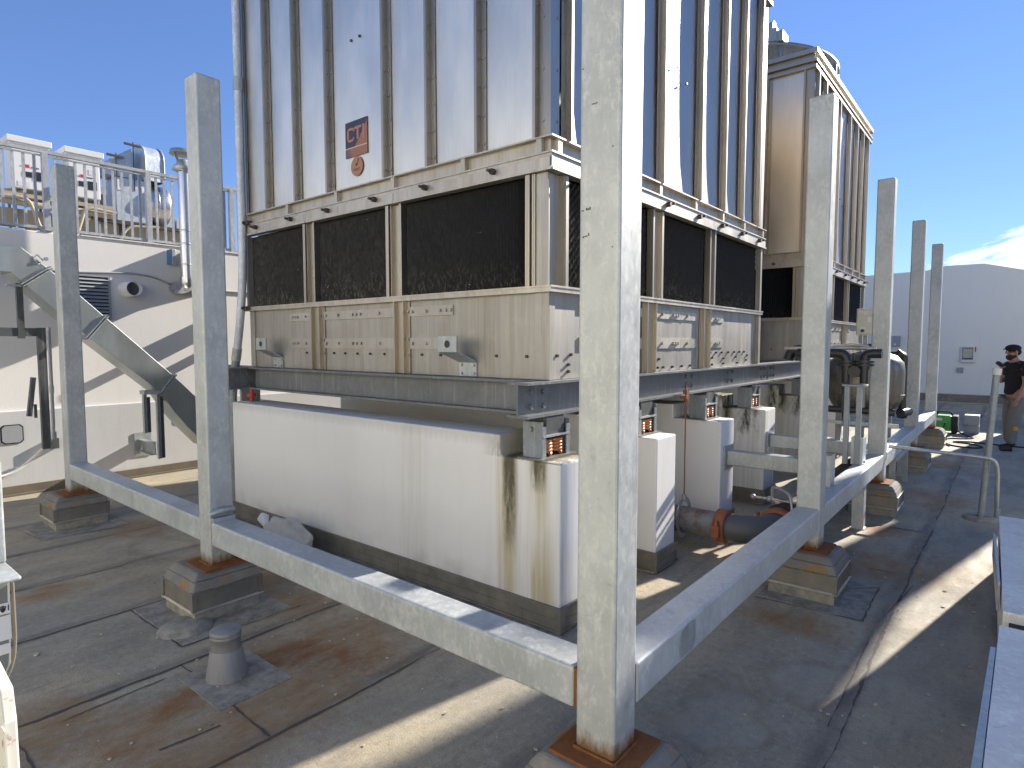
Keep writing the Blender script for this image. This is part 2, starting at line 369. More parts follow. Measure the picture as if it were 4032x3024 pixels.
# ---------------------------------------------------------------- setting: roof, upper roof
mb = MB(); mb.box(-60, 60, -40, 70, -.4, 0); deck = structure('roof_deck', mb, m_roof)
def strip(mb, pts, w, z=.0035, jitter=.012, step=.035):
    # a ragged bitumen line laid on the membrane
    P = [Vector((p[0], p[1], 0)) for p in pts]; L = []
    for a, b in zip(P[:-1], P[1:]):
        k = max(1, int((b - a).length / step)); L += [a.lerp(b, i / k) for i in range(k)]
    L.append(P[-1]); o = 0; vs = []; fs = []; dw = 0
    for i, p in enumerate(L):
        d = (L[min(i + 1, len(L) - 1)] - L[max(i - 1, 0)]).normalized(); nrm = Vector((-d.y, d.x, 0))
        o = .93 * o + random.uniform(-1, 1) * jitter * .35; dw = .8 * dw + random.uniform(-.3, .3)
        ww = max(.0015, w * (.55 + dw))
        vs += [p + nrm * (o + ww / 2) + Vector((0, 0, z)), p + nrm * (o - ww / 2) + Vector((0, 0, z))]
    for i in range(len(L) - 1): fs.append((2 * i, 2 * i + 1, 2 * i + 3, 2 * i + 2))
    mb.add(vs, fs)
mb = MB()
for sx, y0, y1, w in ((-.55, .5, 21, .02), (-1.5, .3, 2.8, .012), (-2.5, .2, 2.8, .016), (-3.455, .2, 2.8, .024), (-4.44, .2, 2.9, .017), (-5.40, .2, 2.9, .014), (-6.31, .2, 21, .014), (-7.28, .2, 21, .012), (-8.2, .2, 21, .012),
                      (-1.5, 7.7, 21, .012), (.42, .5, 21, .014)):
    strip(mb, [(sx, y0), (sx + .01, (y0 + y1) / 2), (sx, y1)], w)
strip(mb, [(-.59, 3.0), (-.60, 4.3), (-.50, 5.2)], .012, jitter=.006); strip(mb, [(-3.35, .8), (-3.37, 1.25)], .012)
for pts in ([(-3.42, .625), (-3.0, .63), (-2.52, .64)], [(-2.87, 1.36), (-2.5, 1.35)], [(-3.455, 1.365), (-3.30, 1.37)], [(-.95, 5.37), (-.56, 5.41)], [(-4.44, 1.452), (-3.84, 1.46), (-3.655, 1.46), (-3.64, 1.7), (-3.62, 2.2)],
            [(-1.33, 4.27), (-.93, 4.30), (-.665, 4.305), (-.69, 4.98), (-.84, 4.83)], [(-.665, 4.305), (-.87, 4.5)], [(-7.3, 1.45), (-6.62, 1.50), (-6.55, 2.1)], [(-.55, 8.0), (-1.0, 7.95)], [(-.5, 10.6), (-1.0, 10.5)], [(-2.0, 2.4), (-1.5, 2.45)],
            [(-2.78, 1.0), (-2.745, 1.25)], [(-1.35, 2.28), (-.82, 2.26), (-.8, 1.6)], [(-.55, 6.75), (-.95, 6.72)]):
    strip(mb, pts, .015)
obj('seam_line', mb, m_seam, deck)
mb = MB(); mb.box(-3.32, -2.86, 1.30, 1.68, 0, .0045); mb.box(-4.46, -3.66, 1.47, 2.15, 0, .003); mb.box(-1.32, -.68, 4.32, 5.0, 0, .003); mb.box(-7.27, -6.6, 1.5, 2.2, 0, .003); mb.box(-1.36, -.78, 1.55, 2.25, 0, .003)
obj('repair_patch', mb, m_patch, deck)
mb = MB()
for i in range(230):
    x = random.uniform(-1.0, .2) if i < 150 else random.uniform(-4.2, -1.2); y = random.uniform(1.0, 9) if i < 150 else random.uniform(.7, 2.7); s = random.uniform(.003, .010) * (1 + (random.random() < .12) * .9)
    a = random.uniform(0, 6.3); pts = [(x + s * random.uniform(.6, 1.4) * math.cos(a + k * 1.25), y + s * random.uniform(.5, 1.2) * math.sin(a + k * 1.25)) for k in range(5)]
    mb.prism(pts, 'z', .004, .004 + random.uniform(.002, .006))
fl = obj('roof_debris', mb, m_flake); fl['kind'] = 'stuff'; fl['label'] = 'pale flakes and chips scattered over the roof membrane'
mb = MB(); mb.box(-60, -9.32, -30, 60, 2.5, 2.9); structure('upper_roof', mb, m_roof)

# ---------------------------------------------------------------- fence posts, curbs, ground beams
POSTS = [('A', -1.078, 1.846), ('B', -4.028, 1.848), ('C', -7.0, 1.885), ('D', -1.078, 4.66), ('E', -1.078, 7.352), ('F', -1.078, 10.07), ('G', -1.078, 12.61)]
PL = {'A': 'nearest and tallest looking galvanized post where the two low beams meet', 'B': 'galvanized square post left of the near cooling tower with a weld patch',
      'C': 'galvanized square post farthest left, in front of the diagonal duct', 'D': 'galvanized square post in front of the far cooling tower',
      'E': 'galvanized square post beside the beige control box', 'F': 'galvanized square post right of the black bent pipe', 'G': 'most distant galvanized square post, next to the green welder'}
PW = .156
for k, x, y in POSTS:
    t = thing('steel_post', PL[k], 'post', (x, y, .318), 'galvanized posts standing on roof curbs')
    mb = MB(); mb.box(x - PW / 2, x + PW / 2, y - PW / 2, y + PW / 2, .318, 3.41); obj('shaft', mb, m_post, t, bevel=.013, seg=3)
    mb = MB(); mb.box(x - .145, x + .145, y - .145, y + .145, .306, .318); obj('base_plate', mb, m_rust, t)
    mb = MB(); q = PW / 2 + .003
    for a, b in (((-q, -q), (q, -q)), ((q, -q), (q, q)), ((q, q), (-q, q)), ((-q, q), (-q, -q))):
        n_ = 12; mb.tube([(x + a[0] + (b[0] - a[0]) * i / n_, y + a[1] + (b[1] - a[1]) * i / n_, .320) for i in range(n_ + 1)], [random.uniform(.004, .009) for i in range(n_ + 1)], 6)
    obj('weld_bead', mb, m_rust, t)
    if k == 'A':
        mb = MB()
        for dx, dz, w_, h_ in ((-.066, 0, .008, .004), (-.050, .002, .006, .008), (-.042, .001, .004, .007), (-.036, .002, .005, .009), (-.055, -.085, .012, .004), (-.062, -.088, .005, .006), (-.040, -.083, .004, .010), (-.03, .34, .022, .003), (.048, .19, .005, .004), (-.067, .46, .005, .004), (.05, -.13, .004, .005)): mb.box(x + dx, x + dx + w_, y - PW / 2 - .0012, y - PW / 2 - .0002, 2.19 + dz, 2.19 + dz + h_)
        obj('pen_marks', mb, m_bolt, t)
    if k == 'B':
        mb = MB(); mb.tube([(x + .075, y - .07, .655), (x + .10, y - .03, .672), (x + .10, y + .04, .672), (x + .075, y + .07, .66)], .022, 8)
        mb.box(x + .079, x + .12, y - .07, y + .07, .606, .632); obj('weld_patch', mb, m_galv, t)
CL = {'A': 'roof curb with rusty plate under the nearest post', 'B': 'metal banded roof curb under the post left of the near tower', 'C': 'metal banded roof curb under the farthest left post',
      'D': 'metal banded roof curb under the post in front of the far tower', 'E': 'roof curb under the post beside the beige control box', 'F': 'roof curb under the post by the black bent pipe', 'G': 'roof curb under the most distant post'}
for k, x, y in POSTS:
    cx, cy = (x - .06, y - .01) if k in 'BC' else (x + .0, y + .0)
    t = thing('roof_curb', CL[k], 'roof curb', (cx, cy, 0), 'roof curbs under the posts')
    mb = MB(); mb.frustum(cx, cy, 0, .20, .212, .212, .205, .205); obj('curb_body', mb, m_patch, t)
    mb = MB(); a = .222
    mb.frustum(cx, cy, .088, .198, a, a, a - .004, a - .004); obj('metal_band', mb, m_flash, t)
    mb = MB(); mb.frustum(cx, cy, .078, .0879, a + .012, a + .012, a + .004, a + .004); obj('lower_lip', mb, m_trim, t)
    mb = MB(); mb.frustum(cx, cy, .1981, .206, a + .002, a + .002, a + .012, a + .012); obj('upper_lip', mb, m_trim, t)
    mb = MB()
    for sx, sy in ((1, -1), (1, 1), (-1, -1)): mb.box(cx + sx * (a + .0075), cx + sx * (a - .02), cy + sy * (a + .0085), cy + sy * (a - .02), .08, .208)
    obj('corner_strip', mb, m_flash, t)
    mb = MB(); mb.frustum(cx, cy, .2, .262, .226, .226, .205, .205); mb.frustum(cx, cy, .262, .306, .205, .205, .17, .17); obj('mortar_cap', mb, m_mortar, t, bevel=.012)
    if k == 'B':
        mb = MB(); mb.lathe((cx + .2, cy - .26, 0), [(.16, 0), (.15, .015), (.10, .035), (.05, .04), (.001, .04)], 18); obj('corner_mound', mb, m_patch, t)
BEAMS = [((-1.168, 1.846), (-3.942, 1.848), 'low galvanized beam from the nearest post to the post left of the tower, partly sunlit on top'),
         ((-4.114, 1.848), (-6.916, 1.885), 'low galvanized beam at far left running to the farthest left post'),
         ((-1.078, 1.936), (-1.078, 4.576), 'low galvanized beam from the nearest post back towards the far tower, with a grey patch'),
         ((-1.078, 4.746), (-1.078, 7.266), 'low galvanized beam behind the second post of the right row, carrying stub brackets'),
         ((-1.078, 7.438), (-1.078, 9.984), 'low galvanized beam beside the filter tank'),
         ((-1.078, 10.156), (-1.078, 12.524), 'most distant low galvanized beam, brightly sunlit on top')]
for a, b, lab in BEAMS:
    mid = ((a[0] + b[0]) / 2, (a[1] + b[1]) / 2, .452)
    mb = MB(); mb.bar((*a, .5285), (*b, .5285), .152, .153)
    if 'nearest post back' in lab:
        t = thing('ground_beam', lab, 'steel beam', mid, 'low beams between the posts'); obj('beam_body', mb, m_beam, t, bevel=.012, seg=3)
        mb = MB(); pts = [(2.30, .47), (2.42, .468), (2.455, .50), (2.45, .585), (2.40, .596), (2.31, .585), (2.285, .54)]
        mb.prism(pts, 'x', -1.003, -1.0005); obj('touch_up_patch', mb, m_galv, t)
    else:
        t = thing('ground_beam', lab, 'steel beam', mid, 'low beams between the posts'); obj('beam_body', mb, m_beam, t, bevel=.012, seg=3)
    d = (Vector(b) - Vector(a)).normalized(); mb = MB(); p0 = Vector((*a, .5285)); p1 = Vector((*b, .5285)); d3 = Vector((d.x, d.y, 0))
    mb.bar(p0 - d3 * .0125, p0 + d3 * .02, .138, .139); obj('rusty_stub', mb, m_rust, t); mb = MB(); mb.bar(p1 - d3 * .02, p1 + d3 * .0125, .138, .139); obj('rusty_stub', mb, m_rust, t)
# dark gaps where the beams stop short of the posts are real gaps; rust bleeds there
# stub channels standing on the right beam and angle legs below it
for (x, y, lab) in ((-1.122, 6.60, 'galvanized channel stub standing on the beam below the strut pair'), (-1.145, 5.40, 'galvanized channel stub standing on the beam just behind the second post')):
    mb = MB(); mb.box(x - .05, x + .05, y - .08, y - .073, .6055, .86); mb.box(x - .05, x - .043, y - .073, y + .08, .6055, .86); mb.box(x + .043, x + .05, y - .073, y + .08, .6055, .86)
    mb.hexbolt((x + .051, y, .625), (1, 0, 0), .014, .01)
    single('channel_stub', mb, m_beam, lab, 'steel bracket', (x, y, .6055), 'channel stubs on the beam')
for (x, y, lab) in ((-1.09, 6.53, 'galvanized angle leg under the beam between second and third right post'), (-1.10, 9.5, 'galvanized angle leg under the beam near the black pipe'), (-1.16, 4.98, 'short galvanized angle leg right behind the second right post')):
    mb = MB(); mb.box(x - .05, x + .05, y - .05, y - .043, .002, .451); mb.box(x + .043, x + .05, y - .043, y + .05, .002, .451); mb.box(x - .06, x + .06, y - .06, y + .06, 0, .008)
    single('angle_leg', mb, m_beam, lab, 'steel bracket', (x, y, 0), 'angle legs under the beam')

# ---------------------------------------------------------------- cooling towers
TX, TY, TW, TD = -2.27, 3.15, 3.73, 4.05         # right face x, front face y, width, depth
def tower():
    t = thing('cooling_tower', 'large stainless cooling tower in the foreground with a faded square sticker on its front', 'cooling tower', (TX, TY, 1.517), 'cooling towers')
    XL, YB = TX - TW, TY + TD
    fx = [-5.53, -5.04, -4.55, -3.805, -3.323, -2.84, -2.352]           # front rib webs
    ry = [3.30, 3.72, 4.17, 4.62, 5.37, 5.95, 6.46, 6.95]               # right rib webs
    z0, z1 = 3.02, 5.45
    mb = MB(); e = [XL] + fx + [TX]
    for a, b in zip(e[:-1], e[1:]): mb.pillow(a + .002, b - .002, z0, z1, TY, -.006, 'y')
    obj('front_casing', mb, m_panel, t)
    mb = MB(); e = [TY] + ry + [YB]
    for a, b in zip(e[:-1], e[1:]): mb.pillow(a + .002, b - .002, z0, z1, TX - .001, -.018, 'x')
    obj('side_casing', mb, m_side, t)
    mb = MB(); mb.box(XL + .03, TX - .03, TY + .03, YB - .03, z0, z1); obj('inner_casing', mb, m_panel, t)
    mb = MB()
    for a, b in zip(e[:-1], e[1:]): mb.pillow(XL + (a - TY) * TW / TD, XL + (b - TY) * TW / TD, z0, z1, YB, .006, 'y')
    obj('rear_casing', mb, m_rear, t)
    def rib_x(x):   # Z rib on the front: web, outer lip, bolted base flange
        mb = MB(); mb.box(x - .0025, x + .0025, TY - .052, TY - .001, z0, z1); mb.box(x - .020, x + .0025, TY - .055, TY - .0522, z0, z1); mb.box(x + .0027, x + .050, TY - .0105, TY - .0075, z0, z1)
        zz = z0 + .06
        while zz < z1: mb.hexbolt((x + .034, TY - .0105, zz), (0, -1, 0), .009, .008); mb.hexbolt((x + .003, TY - .03, zz), (1, 0, 0), .007, .006); zz += .185
        return mb
    for x in fx: obj('rib', rib_x(x), m_rib, t)
    def rib_y(y, x, sgn=1):
        mb = MB(); mb.box(x + .001, x + .052, y - .0025, y + .0025, z0, z1); mb.box(x + .0522, x + .055, y - .0025, y + .02, z0, z1); mb.box(x + .0095, x + .0125, y - .055, y - .0027, z0, z1)
        zz = z0 + .06
        while zz < z1: mb.hexbolt((x + .03, y - .0027, zz), (0, -1, 0), .008, .007); zz += .2
        return mb
    for y in ry: obj('rib', rib_y(y, TX), m_rib, t)
    for i in range(1, 8):
        x = XL + TW * i / 8; mb = MB(); mb.box(x - .003, x + .003, YB + .007, YB + .055, z0, z1); mb.box(x - .003, x + .02, YB + .0552, YB + .058, z0, z1); obj('rib', mb, m_rib, t)
    for (cx, sx) in ((TX, 1), (XL, -1)):
        mb = MB(); mb.box(cx + sx * .008, cx + sx * .012, TY - .0122, TY + .075, z0, z1); mb.box(cx + sx * .012, cx - sx * .07, TY - .016, TY - .0122, z0, z1)
        if sx > 0:
            zz = z0 + .1
            while zz < z1: mb.hexbolt((TX + .012, TY + .055, zz), (1, 0, 0), .008, .006); mb.hexbolt((TX - .045, TY - .016, zz), (0, -1, 0), .009, .007); zz += .31
        obj('corner_angle', mb, m_rib, t)
        mb = MB(); mb.box(cx + sx * .008, cx + sx * .012, YB - .075, YB + .012, z0, z1); obj('corner_angle', mb, m_rib, t)
    def ring(mb, out, za, zb, inn=.1):
        mb.box(XL - out, TX + out, TY - out, TY + inn, za, zb); mb.box(XL - out, TX + out, YB - inn, YB + out, za, zb)
        mb.box(TX - inn, TX + out, TY + inn, YB - inn, za, zb); mb.box(XL - out, XL + inn, TY + inn, YB - inn, za, zb); return mb
    mb = MB(); ring(mb, .046, 3.010, 3.020); ring(mb, .002, 2.925, 3.010); ring(mb, .044, 2.914, 2.9248); ring(mb, .034, 2.893, 2.914)
    for x in (-2.33, -2.98, -3.72, -4.45, -5.2, -5.93): mb.box(x - .02, x + .02, TY - .040, TY - .002, 2.925, 3.010)
    for y in (3.2, 3.9, 4.6, 5.3, 5.95, 6.55, 7.15): mb.box(TX + .002, TX + .040, y - .02, y + .02, 2.925, 3.010)
    obj('header_channel', mb, m_trim, t)
    def fascia(x0, x1):
        mb = MB(); mb.box(x0, x1, TY - .036, TY - .02, 2.829, 2.892); mb.box(x0, x1, TY - .046, TY + .02, 2.812, 2.8288); return mb
    for x0, x1 in ((-6.03, -4.905), (-4.90, -3.72), (-3.715, -2.232)): obj('header_board', fascia(x0, x1), m_trim, t)
    for y0, y1 in ((TY - .036, 4.60), (4.605, 5.72), (5.725, YB + .05)):
        mb = MB(); mb.box(TX + .0195, TX + .0355, y0, y1, 2.829, 2.892); mb.box(TX - .02, TX + .046, y0, y1, 2.812, 2.8288); obj('header_board', mb, m_trim, t)
    mb = MB(); mb.box(XL - .04, TX + .02, YB, YB + .04, 2.808, 2.892); obj('header_board', mb, m_trim, t)
    for x in (-2.70, -3.35, -3.93, -4.56, -5.13, -5.75):
        mb = MB(); mb.hexbolt((x, TY - .036, 2.872), (0, -1, 0), .021, .034); mb.cyl((x, TY - .08, 2.872), (x, TY - .105, 2.872), .011, 8); obj('header_bolt', mb, m_bolt, t)
    for y in (3.55, 4.1, 4.72, 5.35, 5.9, 6.45, 7.0):
        mb = MB(); mb.hexbolt((TX + .0355, y, 2.872), (1, 0, 0), .021, .034); mb.cyl((TX + .08, y, 2.872), (TX + .105, y, 2.872), .011, 8); obj('header_bolt', mb, m_bolt, t)
    # black fill behind the openings
    def flutes(u0, u1, t0, axis):
        mb = MB(); n = int((u1 - u0) / .014); V = []; K = 24
        for j in range(K + 1):
            z = 2.113 + (2.808 - 2.113) * j / K
            for i in range(n + 1):
                u = u0 + (u1 - u0) * i / n; d = (.018 if i % 2 else 0) + (0 if axis == 'y' else (.008 if (i // 2 + j) % 2 else 0))
                V.append((u, t0 + d, z) if axis == 'y' else (t0 - d, u, z))
        F = [(j * (n + 1) + i, j * (n + 1) + i + 1, (j + 1) * (n + 1) + i + 1, (j + 1) * (n + 1) + i) for j in range(K) for i in range(n)]
        return mb.add(V, F)
    for a, b in ((XL + .01, -4.965), (-4.80, -3.82), (-3.645, -2.445)): obj('fill_pack', flutes(a, b, TY + .035, 'y'), m_fill, t)
    for a, b in ((3.31, 4.51), (4.68, 5.68), (5.80, 7.15)): obj('fill_pack', flutes(a, b, TX - .035, 'x'), m_fill, t)
    mb = MB(); mb.box(XL + .06, TX - .08, TY + .08, YB - .02, 2.1, 2.83); obj('fill_core', mb, m_black, t)
    def mull_x(a, b):
        mb = MB(); mb.box(a, a + .035, TY - .03, TY + .034, 2.113, 2.808); mb.box(a + .035, b - .025, TY + .005, TY + .012, 2.113, 2.808); mb.box(a + .055, a + .06, TY - .025, TY + .005, 2.113, 2.808); mb.box(b - .025, b, TY - .022, TY + .034, 2.113, 2.808); return mb
    def mull_y(a, b):
        mb = MB(); mb.box(TX - .034, TX + .03, b - .03, b, 2.113, 2.808); mb.box(TX - .012, TX - .005, a + .02, b - .03, 2.113, 2.808); mb.box(TX - .034, TX + .022, a, a + .02, 2.113, 2.808); return mb
    for a, b in ((-4.965, -4.80), (-3.82, -3.645), (-2.445, -2.372)): obj('fill_mullion', mull_x(a, b), m_rib, t)
    for a, b in ((4.51, 4.68), (5.68, 5.80), (3.265, 3.31)): obj('fill_mullion', mull_y(a, b), m_rib, t)
    mb = MB(); mb.box(-2.371, TX - .022, TY - .012, TY - .006, 2.113, 2.808); mb.box(TX - .021, TX - .012, TY - .012, TY + .115, 2.113, 2.808); mb.box(TX - .024, TX + .004, TY - .02, TY - .0122, 2.113, 2.76); obj('corner_post', mb, m_basin, t)
    mb = MB(); mb.box(TX - .03, TX + .02, YB - .05, YB, 2.113, 2.808); obj('corner_post', mb, m_basin, t)
    mb = MB(); mb.box(XL, XL + .04, TY - .02, TY + .03, 2.113, 2.808); obj('corner_post', mb, m_basin, t)
    mb = MB(); ring(mb, .035, 2.100, 2.1128); ring(mb, .030, 2.072, 2.0998, .03); obj('ledge', mb, m_trim, t)
    # basin
    mb = MB(); mb.box(XL + .012, TX - .012, TY + .012, YB - .012, 1.518, 2.0718); obj('basin', mb, m_basin, t)
    for a, b in ((-4.873, -4.70), (-3.743, -3.586)):
        mb = MB(); mb.box(a, a + .012, TY - .028, TY + .0115, 1.519, 2.0715); mb.box(a + .012, b - .05, TY + .002, TY + .008, 1.519, 2.0715); mb.box(b - .05, b - .04, TY - .028, TY + .0115, 1.519, 2.0715); mb.box(b - .04, b, TY + .002, TY + .008, 1.519, 2.0715)
        for zz in (1.66, 1.78, 1.99): mb.hexbolt((b - .018, TY + .002, zz), (0, -1, 0), .01, .008)
        obj('basin_stiffener', mb, m_rib, t)
    for a, b in ((4.393, 4.585), (5.526, 5.72)):
        mb = MB(); mb.box(TX - .0115, TX + .028, b - .012, b, 1.519, 2.0715); mb.box(TX - .008, TX - .002, a + .04, b - .012, 1.519, 2.0715); mb.box(TX - .0115, TX + .028, a + .03, a + .04, 1.519, 2.0715); mb.box(TX - .008, TX - .002, a, a + .03, 1.519, 2.0715)
        obj('basin_stiffener', mb, m_rib, t)
    mb = MB(); mb.box(TX - .11, TX - .004, TY - .004, TY + .0115, 1.519, 2.0716); mb.box(TX - .0115, TX - .004, TY + .0115, TY + .06, 1.519, 2.0716); mb.box(TX - .012, TX + .012, TY - .016, TY - .0042, 1.519, 1.985); obj('basin_corner', mb, m_basin, t)
    mb = MB(); mb.box(TX - .0115, TX + .02, YB - .06, YB, 1.519, 2.0716); obj('basin_corner', mb, m_basin, t)
    mb = MB(); mb.box(XL + .02, XL + .10, TY - .004, TY + .0115, 1.519, 2.0716); obj('basin_corner', mb, m_basin, t)
    for za, zb in ((1.954, 2.026), (1.708, 1.792)):
        for a, b, bl in ((-5.266, -4.874, (.06, .10, .14, .27)), (-4.699, -3.744, (.02, .2, .40, .45, .51, .75)), (-3.584, -3.125, (.03, .18, .33, .39, .44))):
            mb = MB(); mb.box(a, b, TY + .0015, TY + .0115, za, zb)
            for d in bl: mb.hexbolt((a + d, TY + .0015, (za + zb) / 2), (0, -1, 0), .0125, .014)
            obj('splice_plate', mb, m_splice, t)
        for a, b, bl in ((4.586, 5.45, (.15, .36, .41, .46, .65)), (5.721, 6.12, (.06, .19, .235, .28)), (3.5, 4.39, (.2, .42, .47, .7))):
            mb = MB(); mb.box(TX - .0115, TX - .0015, a, b, za, zb)
            for d in bl: mb.hexbolt((TX - .0015, a + d, (za + zb) / 2), (1, 0, 0), .0125, .016)
            obj('splice_plate', mb, m_trim, t)
    mb = MB()
    for x in (-4.58, -4.42, -4.25, -4.08, -3.9, -3.46, -3.26, -5.0, -2.72, -2.46, -5.75): mb.hexbolt((x, TY + .012, 1.665), (0, -1, 0), .011, .012)
    for y, z in ((3.24, 1.67), (3.40, 1.675), (3.37, 1.61), (3.37, 1.565), (4.70, 1.62), (4.68, 1.55), (4.78, 1.55), (4.96, 1.55), (5.15, 1.55), (5.33, 1.55), (5.80, 1.66), (5.95, 1.66), (6.1, 1.66), (6.28, 1.66), (6.45, 1.66), (6.6, 1.66), (6.75, 1.66), (6.85, 1.62),
                 (5.85, 1.61), (6.15, 1.60), (6.5, 1.61), (6.82, 1.57), (5.85, 1.545), (6.15, 1.55), (6.55, 1.545), (4.62, 1.68)): mb.hexbolt((TX - .012, y, z), (1, 0, 0), .011, .016)
    obj('basin_bolts', mb, m_bolt, t)
    for x in (-5.50, -3.0):
        mb = MB()
        y1 = TY - .125
        mb.box(x - .135, x + .045, y1 - .012, y1, 1.69, 1.80); mb.box(x - .06, x + .105, TY - .002, TY + .0115, 1.52, 1.615)
        mb.add([(x - .135, y1 - .012, 1.69), (x + .045, y1 - .012, 1.69), (x + .105, TY - .002, 1.615), (x - .06, TY - .002, 1.615), (x - .135, y1, 1.695), (x + .045, y1, 1.695), (x + .105, TY + .009, 1.622), (x - .06, TY + .009, 1.622)],
               [(0, 1, 2, 3), (4, 7, 6, 5), (0, 4, 5, 1), (1, 5, 6, 2), (0, 3, 7, 4)])
        for sx in (-.035, .08):
            for zz in (1.54, 1.598): mb.hexbolt((x + sx, TY - .002, zz), (0, -1, 0), .011, .01)
        lug = obj('lifting_lug', mb, m_galv, t)
        mb = MB(); mb.cyl((x - .045, y1 - .0125, 1.745), (x - .045, y1 - .0145, 1.745), .026, 14); obj('lug_hole', mb, m_black, lug)
    mb = MB()
    for x, z in ((-4.24, 4.18), (-4.13, 4.181)): mb.hexbolt((x, TY - .004, z), (0, -1, 0), .011, .014)
    for y, z in ((4.93, 4.03), (5.10, 3.95)): mb.hexbolt((TX + .004, y, z), (1, 0, 0), .011, .016)
    obj('casing_screws', mb, m_bolt, t)
    # head of the tower
    mb = MB(); ring(mb, .05, 5.45, 5.49); ring(mb, .006, 5.49, 5.53); ring(mb, .06, 5.53, 5.555); ring(mb, .012, 5.555, 5.64); ring(mb, .065, 5.64, 5.70); obj('head_channel', mb, m_rib, t)
    mb = MB(); mb.box(XL + .02, TX - .02, TY + .02, YB - .02, 5.60, 5.66); obj('fan_deck', mb, m_galv, t)
    cx, cy = TX - TW / 2, (TY + YB) / 2
    mb = MB(); mb.lathe((cx, cy, 5.66), [(1.68, 0), (1.68, .585), (1.72, .59), (1.72, .635), (1.62, .635), (1.62, 0)], 96)
    for k in range(0, 24):
        a = 2 * math.pi * k / 24; mb.bar((cx + 1.69 * math.cos(a), cy + 1.69 * math.sin(a), 5.66), (cx + 1.69 * math.cos(a), cy + 1.69 * math.sin(a), 6.24), .05, .03)
    obj('fan_shroud', mb, m_shroud, t)
    mb = MB(); mb.box(-3.40, -2.98, TY + .72, TY + 1.10, 6.296, 6.50); mb.cyl((-3.45, TY + .9, 6.56), (-3.06, TY + .9, 6.56), .11, 16); mb.box(-3.02, -2.90, TY + .76, TY + 1.04, 6.296, 6.46); obj('fan_motor', mb, m_grey, t, bevel=.01)
    mb = MB(); mb.box(TX - .12, TX - .02, TY + 1.0, TY + 1.12, 5.70, 5.85); mb.box(TX - .1, TX - .04, TY + 2.2, TY + 2.28, 5.70, 5.86); mb.cyl((TX - .08, TY + 1.35, 5.70), (TX - .08, TY + 1.35, 5.82), .06, 12); obj('head_fittings', mb, m_galv, t)
    return t
T1 = tower()
T2 = copy_tree(T1); T2.location = (TX, TY + 6.05, 1.517); T2['label'] = 'stainless cooling tower standing behind the near one, golden reflections on its front'
# faded certification stickers on the near tower only
m_stk = M('faded_sticker', (.3, .14, .09), .55)
def build_sticker():
    m = m_stk; x, y, z = m.xyz(m.co())          # local: origin at T1 base; sticker x -4.335..-4.05, z 3.265..3.547
    u = m.mr(x, -4.336 - TX, -4.05 - TX); w = m.mr(z, 3.264 - 1.517, 3.547 - 1.517)
    n = m.noise(m.co(), 30, 5, .7)
    navy = (.035, .042, .075); ru = m.mix(n, (.25, .10, .07), (.36, .17, .11))
    up = m.mr(w, .27, .275); d = m.math('ADD', m.math('SUBTRACT', w, m.math('MULTIPLY', u, 1.15)), m.math('MULTIPLY', m.math('SUBTRACT', n, .5), .25))
    c = m.mix(m.math('MULTIPLY', up, m.mr(d, -.26, -.20)), ru, navy)
    top = m.math('MULTIPLY', m.mr(w, .83, .86), m.mr(u, .93, .88)); c = m.mix(top, c, navy)
    low = m.math('MULTIPLY', m.mr(w, .24, .22), m.mr(m.math('ADD', u, m.math('MULTIPLY', n, .3)), .45, .3)); c = m.mix(m.math('MULTIPLY', low, .7), c, (.10, .08, .13))
    m.set('Base Color', c)
build_sticker()
mb = MB(); mb.box(-4.336, -4.05, TY - .012, TY - .009, 3.264, 3.547); stk = obj('certification_sticker', mb, m_stk, T1, label='faded navy and rust square sticker with the letters CTI')
m_let = M('faded_orange_letter', (.44, .19, .13), .6); m_line = M('cream_line', (.66, .52, .34), .6); m_disc = M('faded_orange_disc', (.40, .19, .10), .6)
m_disc.set('Base Color', m_disc.mix(m_disc.noise(m_disc.co(), 40, 5, .7), (.33, .15, .08), (.47, .24, .13)))
def fr(mb, pts, w, y=TY - .0125, t=.001):
    for a, b in zip(pts[:-1], pts[1:]): mb.bar((a[0], y, a[1]), (b[0], y, b[1]), w, .002, up=(0, 1, 0))
mb = MB(); fr(mb, [(-4.225, 3.465), (-4.225, 3.478), (-4.245, 3.488), (-4.285, 3.488), (-4.300, 3.476), (-4.300, 3.408), (-4.287, 3.396), (-4.245, 3.396), (-4.226, 3.408), (-4.226, 3.418)], .020)
fr(mb, [(-4.215, 3.487), (-4.125, 3.487)], .020); fr(mb, [(-4.172, 3.478), (-4.172, 3.395)], .022); fr(mb, [(-4.098, 3.500), (-4.098, 3.39)], .020)
obj('sticker_letters', mb, m_let, stk)
mb = MB(); fr(mb, [(-4.336, 3.338), (-4.05, 3.338)], .007); obj('sticker_line', mb, m_line, stk)
mb = MB(); mb.lathe((-4.19, TY - .0095, 3.182), [(.001, -.0025), (.078, -.0025), (.078, 0)], 40, 'y', False); rs = obj('round_sticker', mb, m_disc, T1, label='faded orange round sticker with a dark tick mark')
mb = MB(); fr(mb, [(-4.205, 3.205), (-4.192, 3.188), (-4.165, 3.24)], .012, TY - .0131); fr(mb, [(-4.235, 3.162), (-4.15, 3.162)], .004, TY - .0131); fr(mb, [(-4.225, 3.150), (-4.16, 3.150)], .004, TY - .0131)
obj('tick_mark', mb, M('brown_ink', (.13, .07, .06), .7), rs)

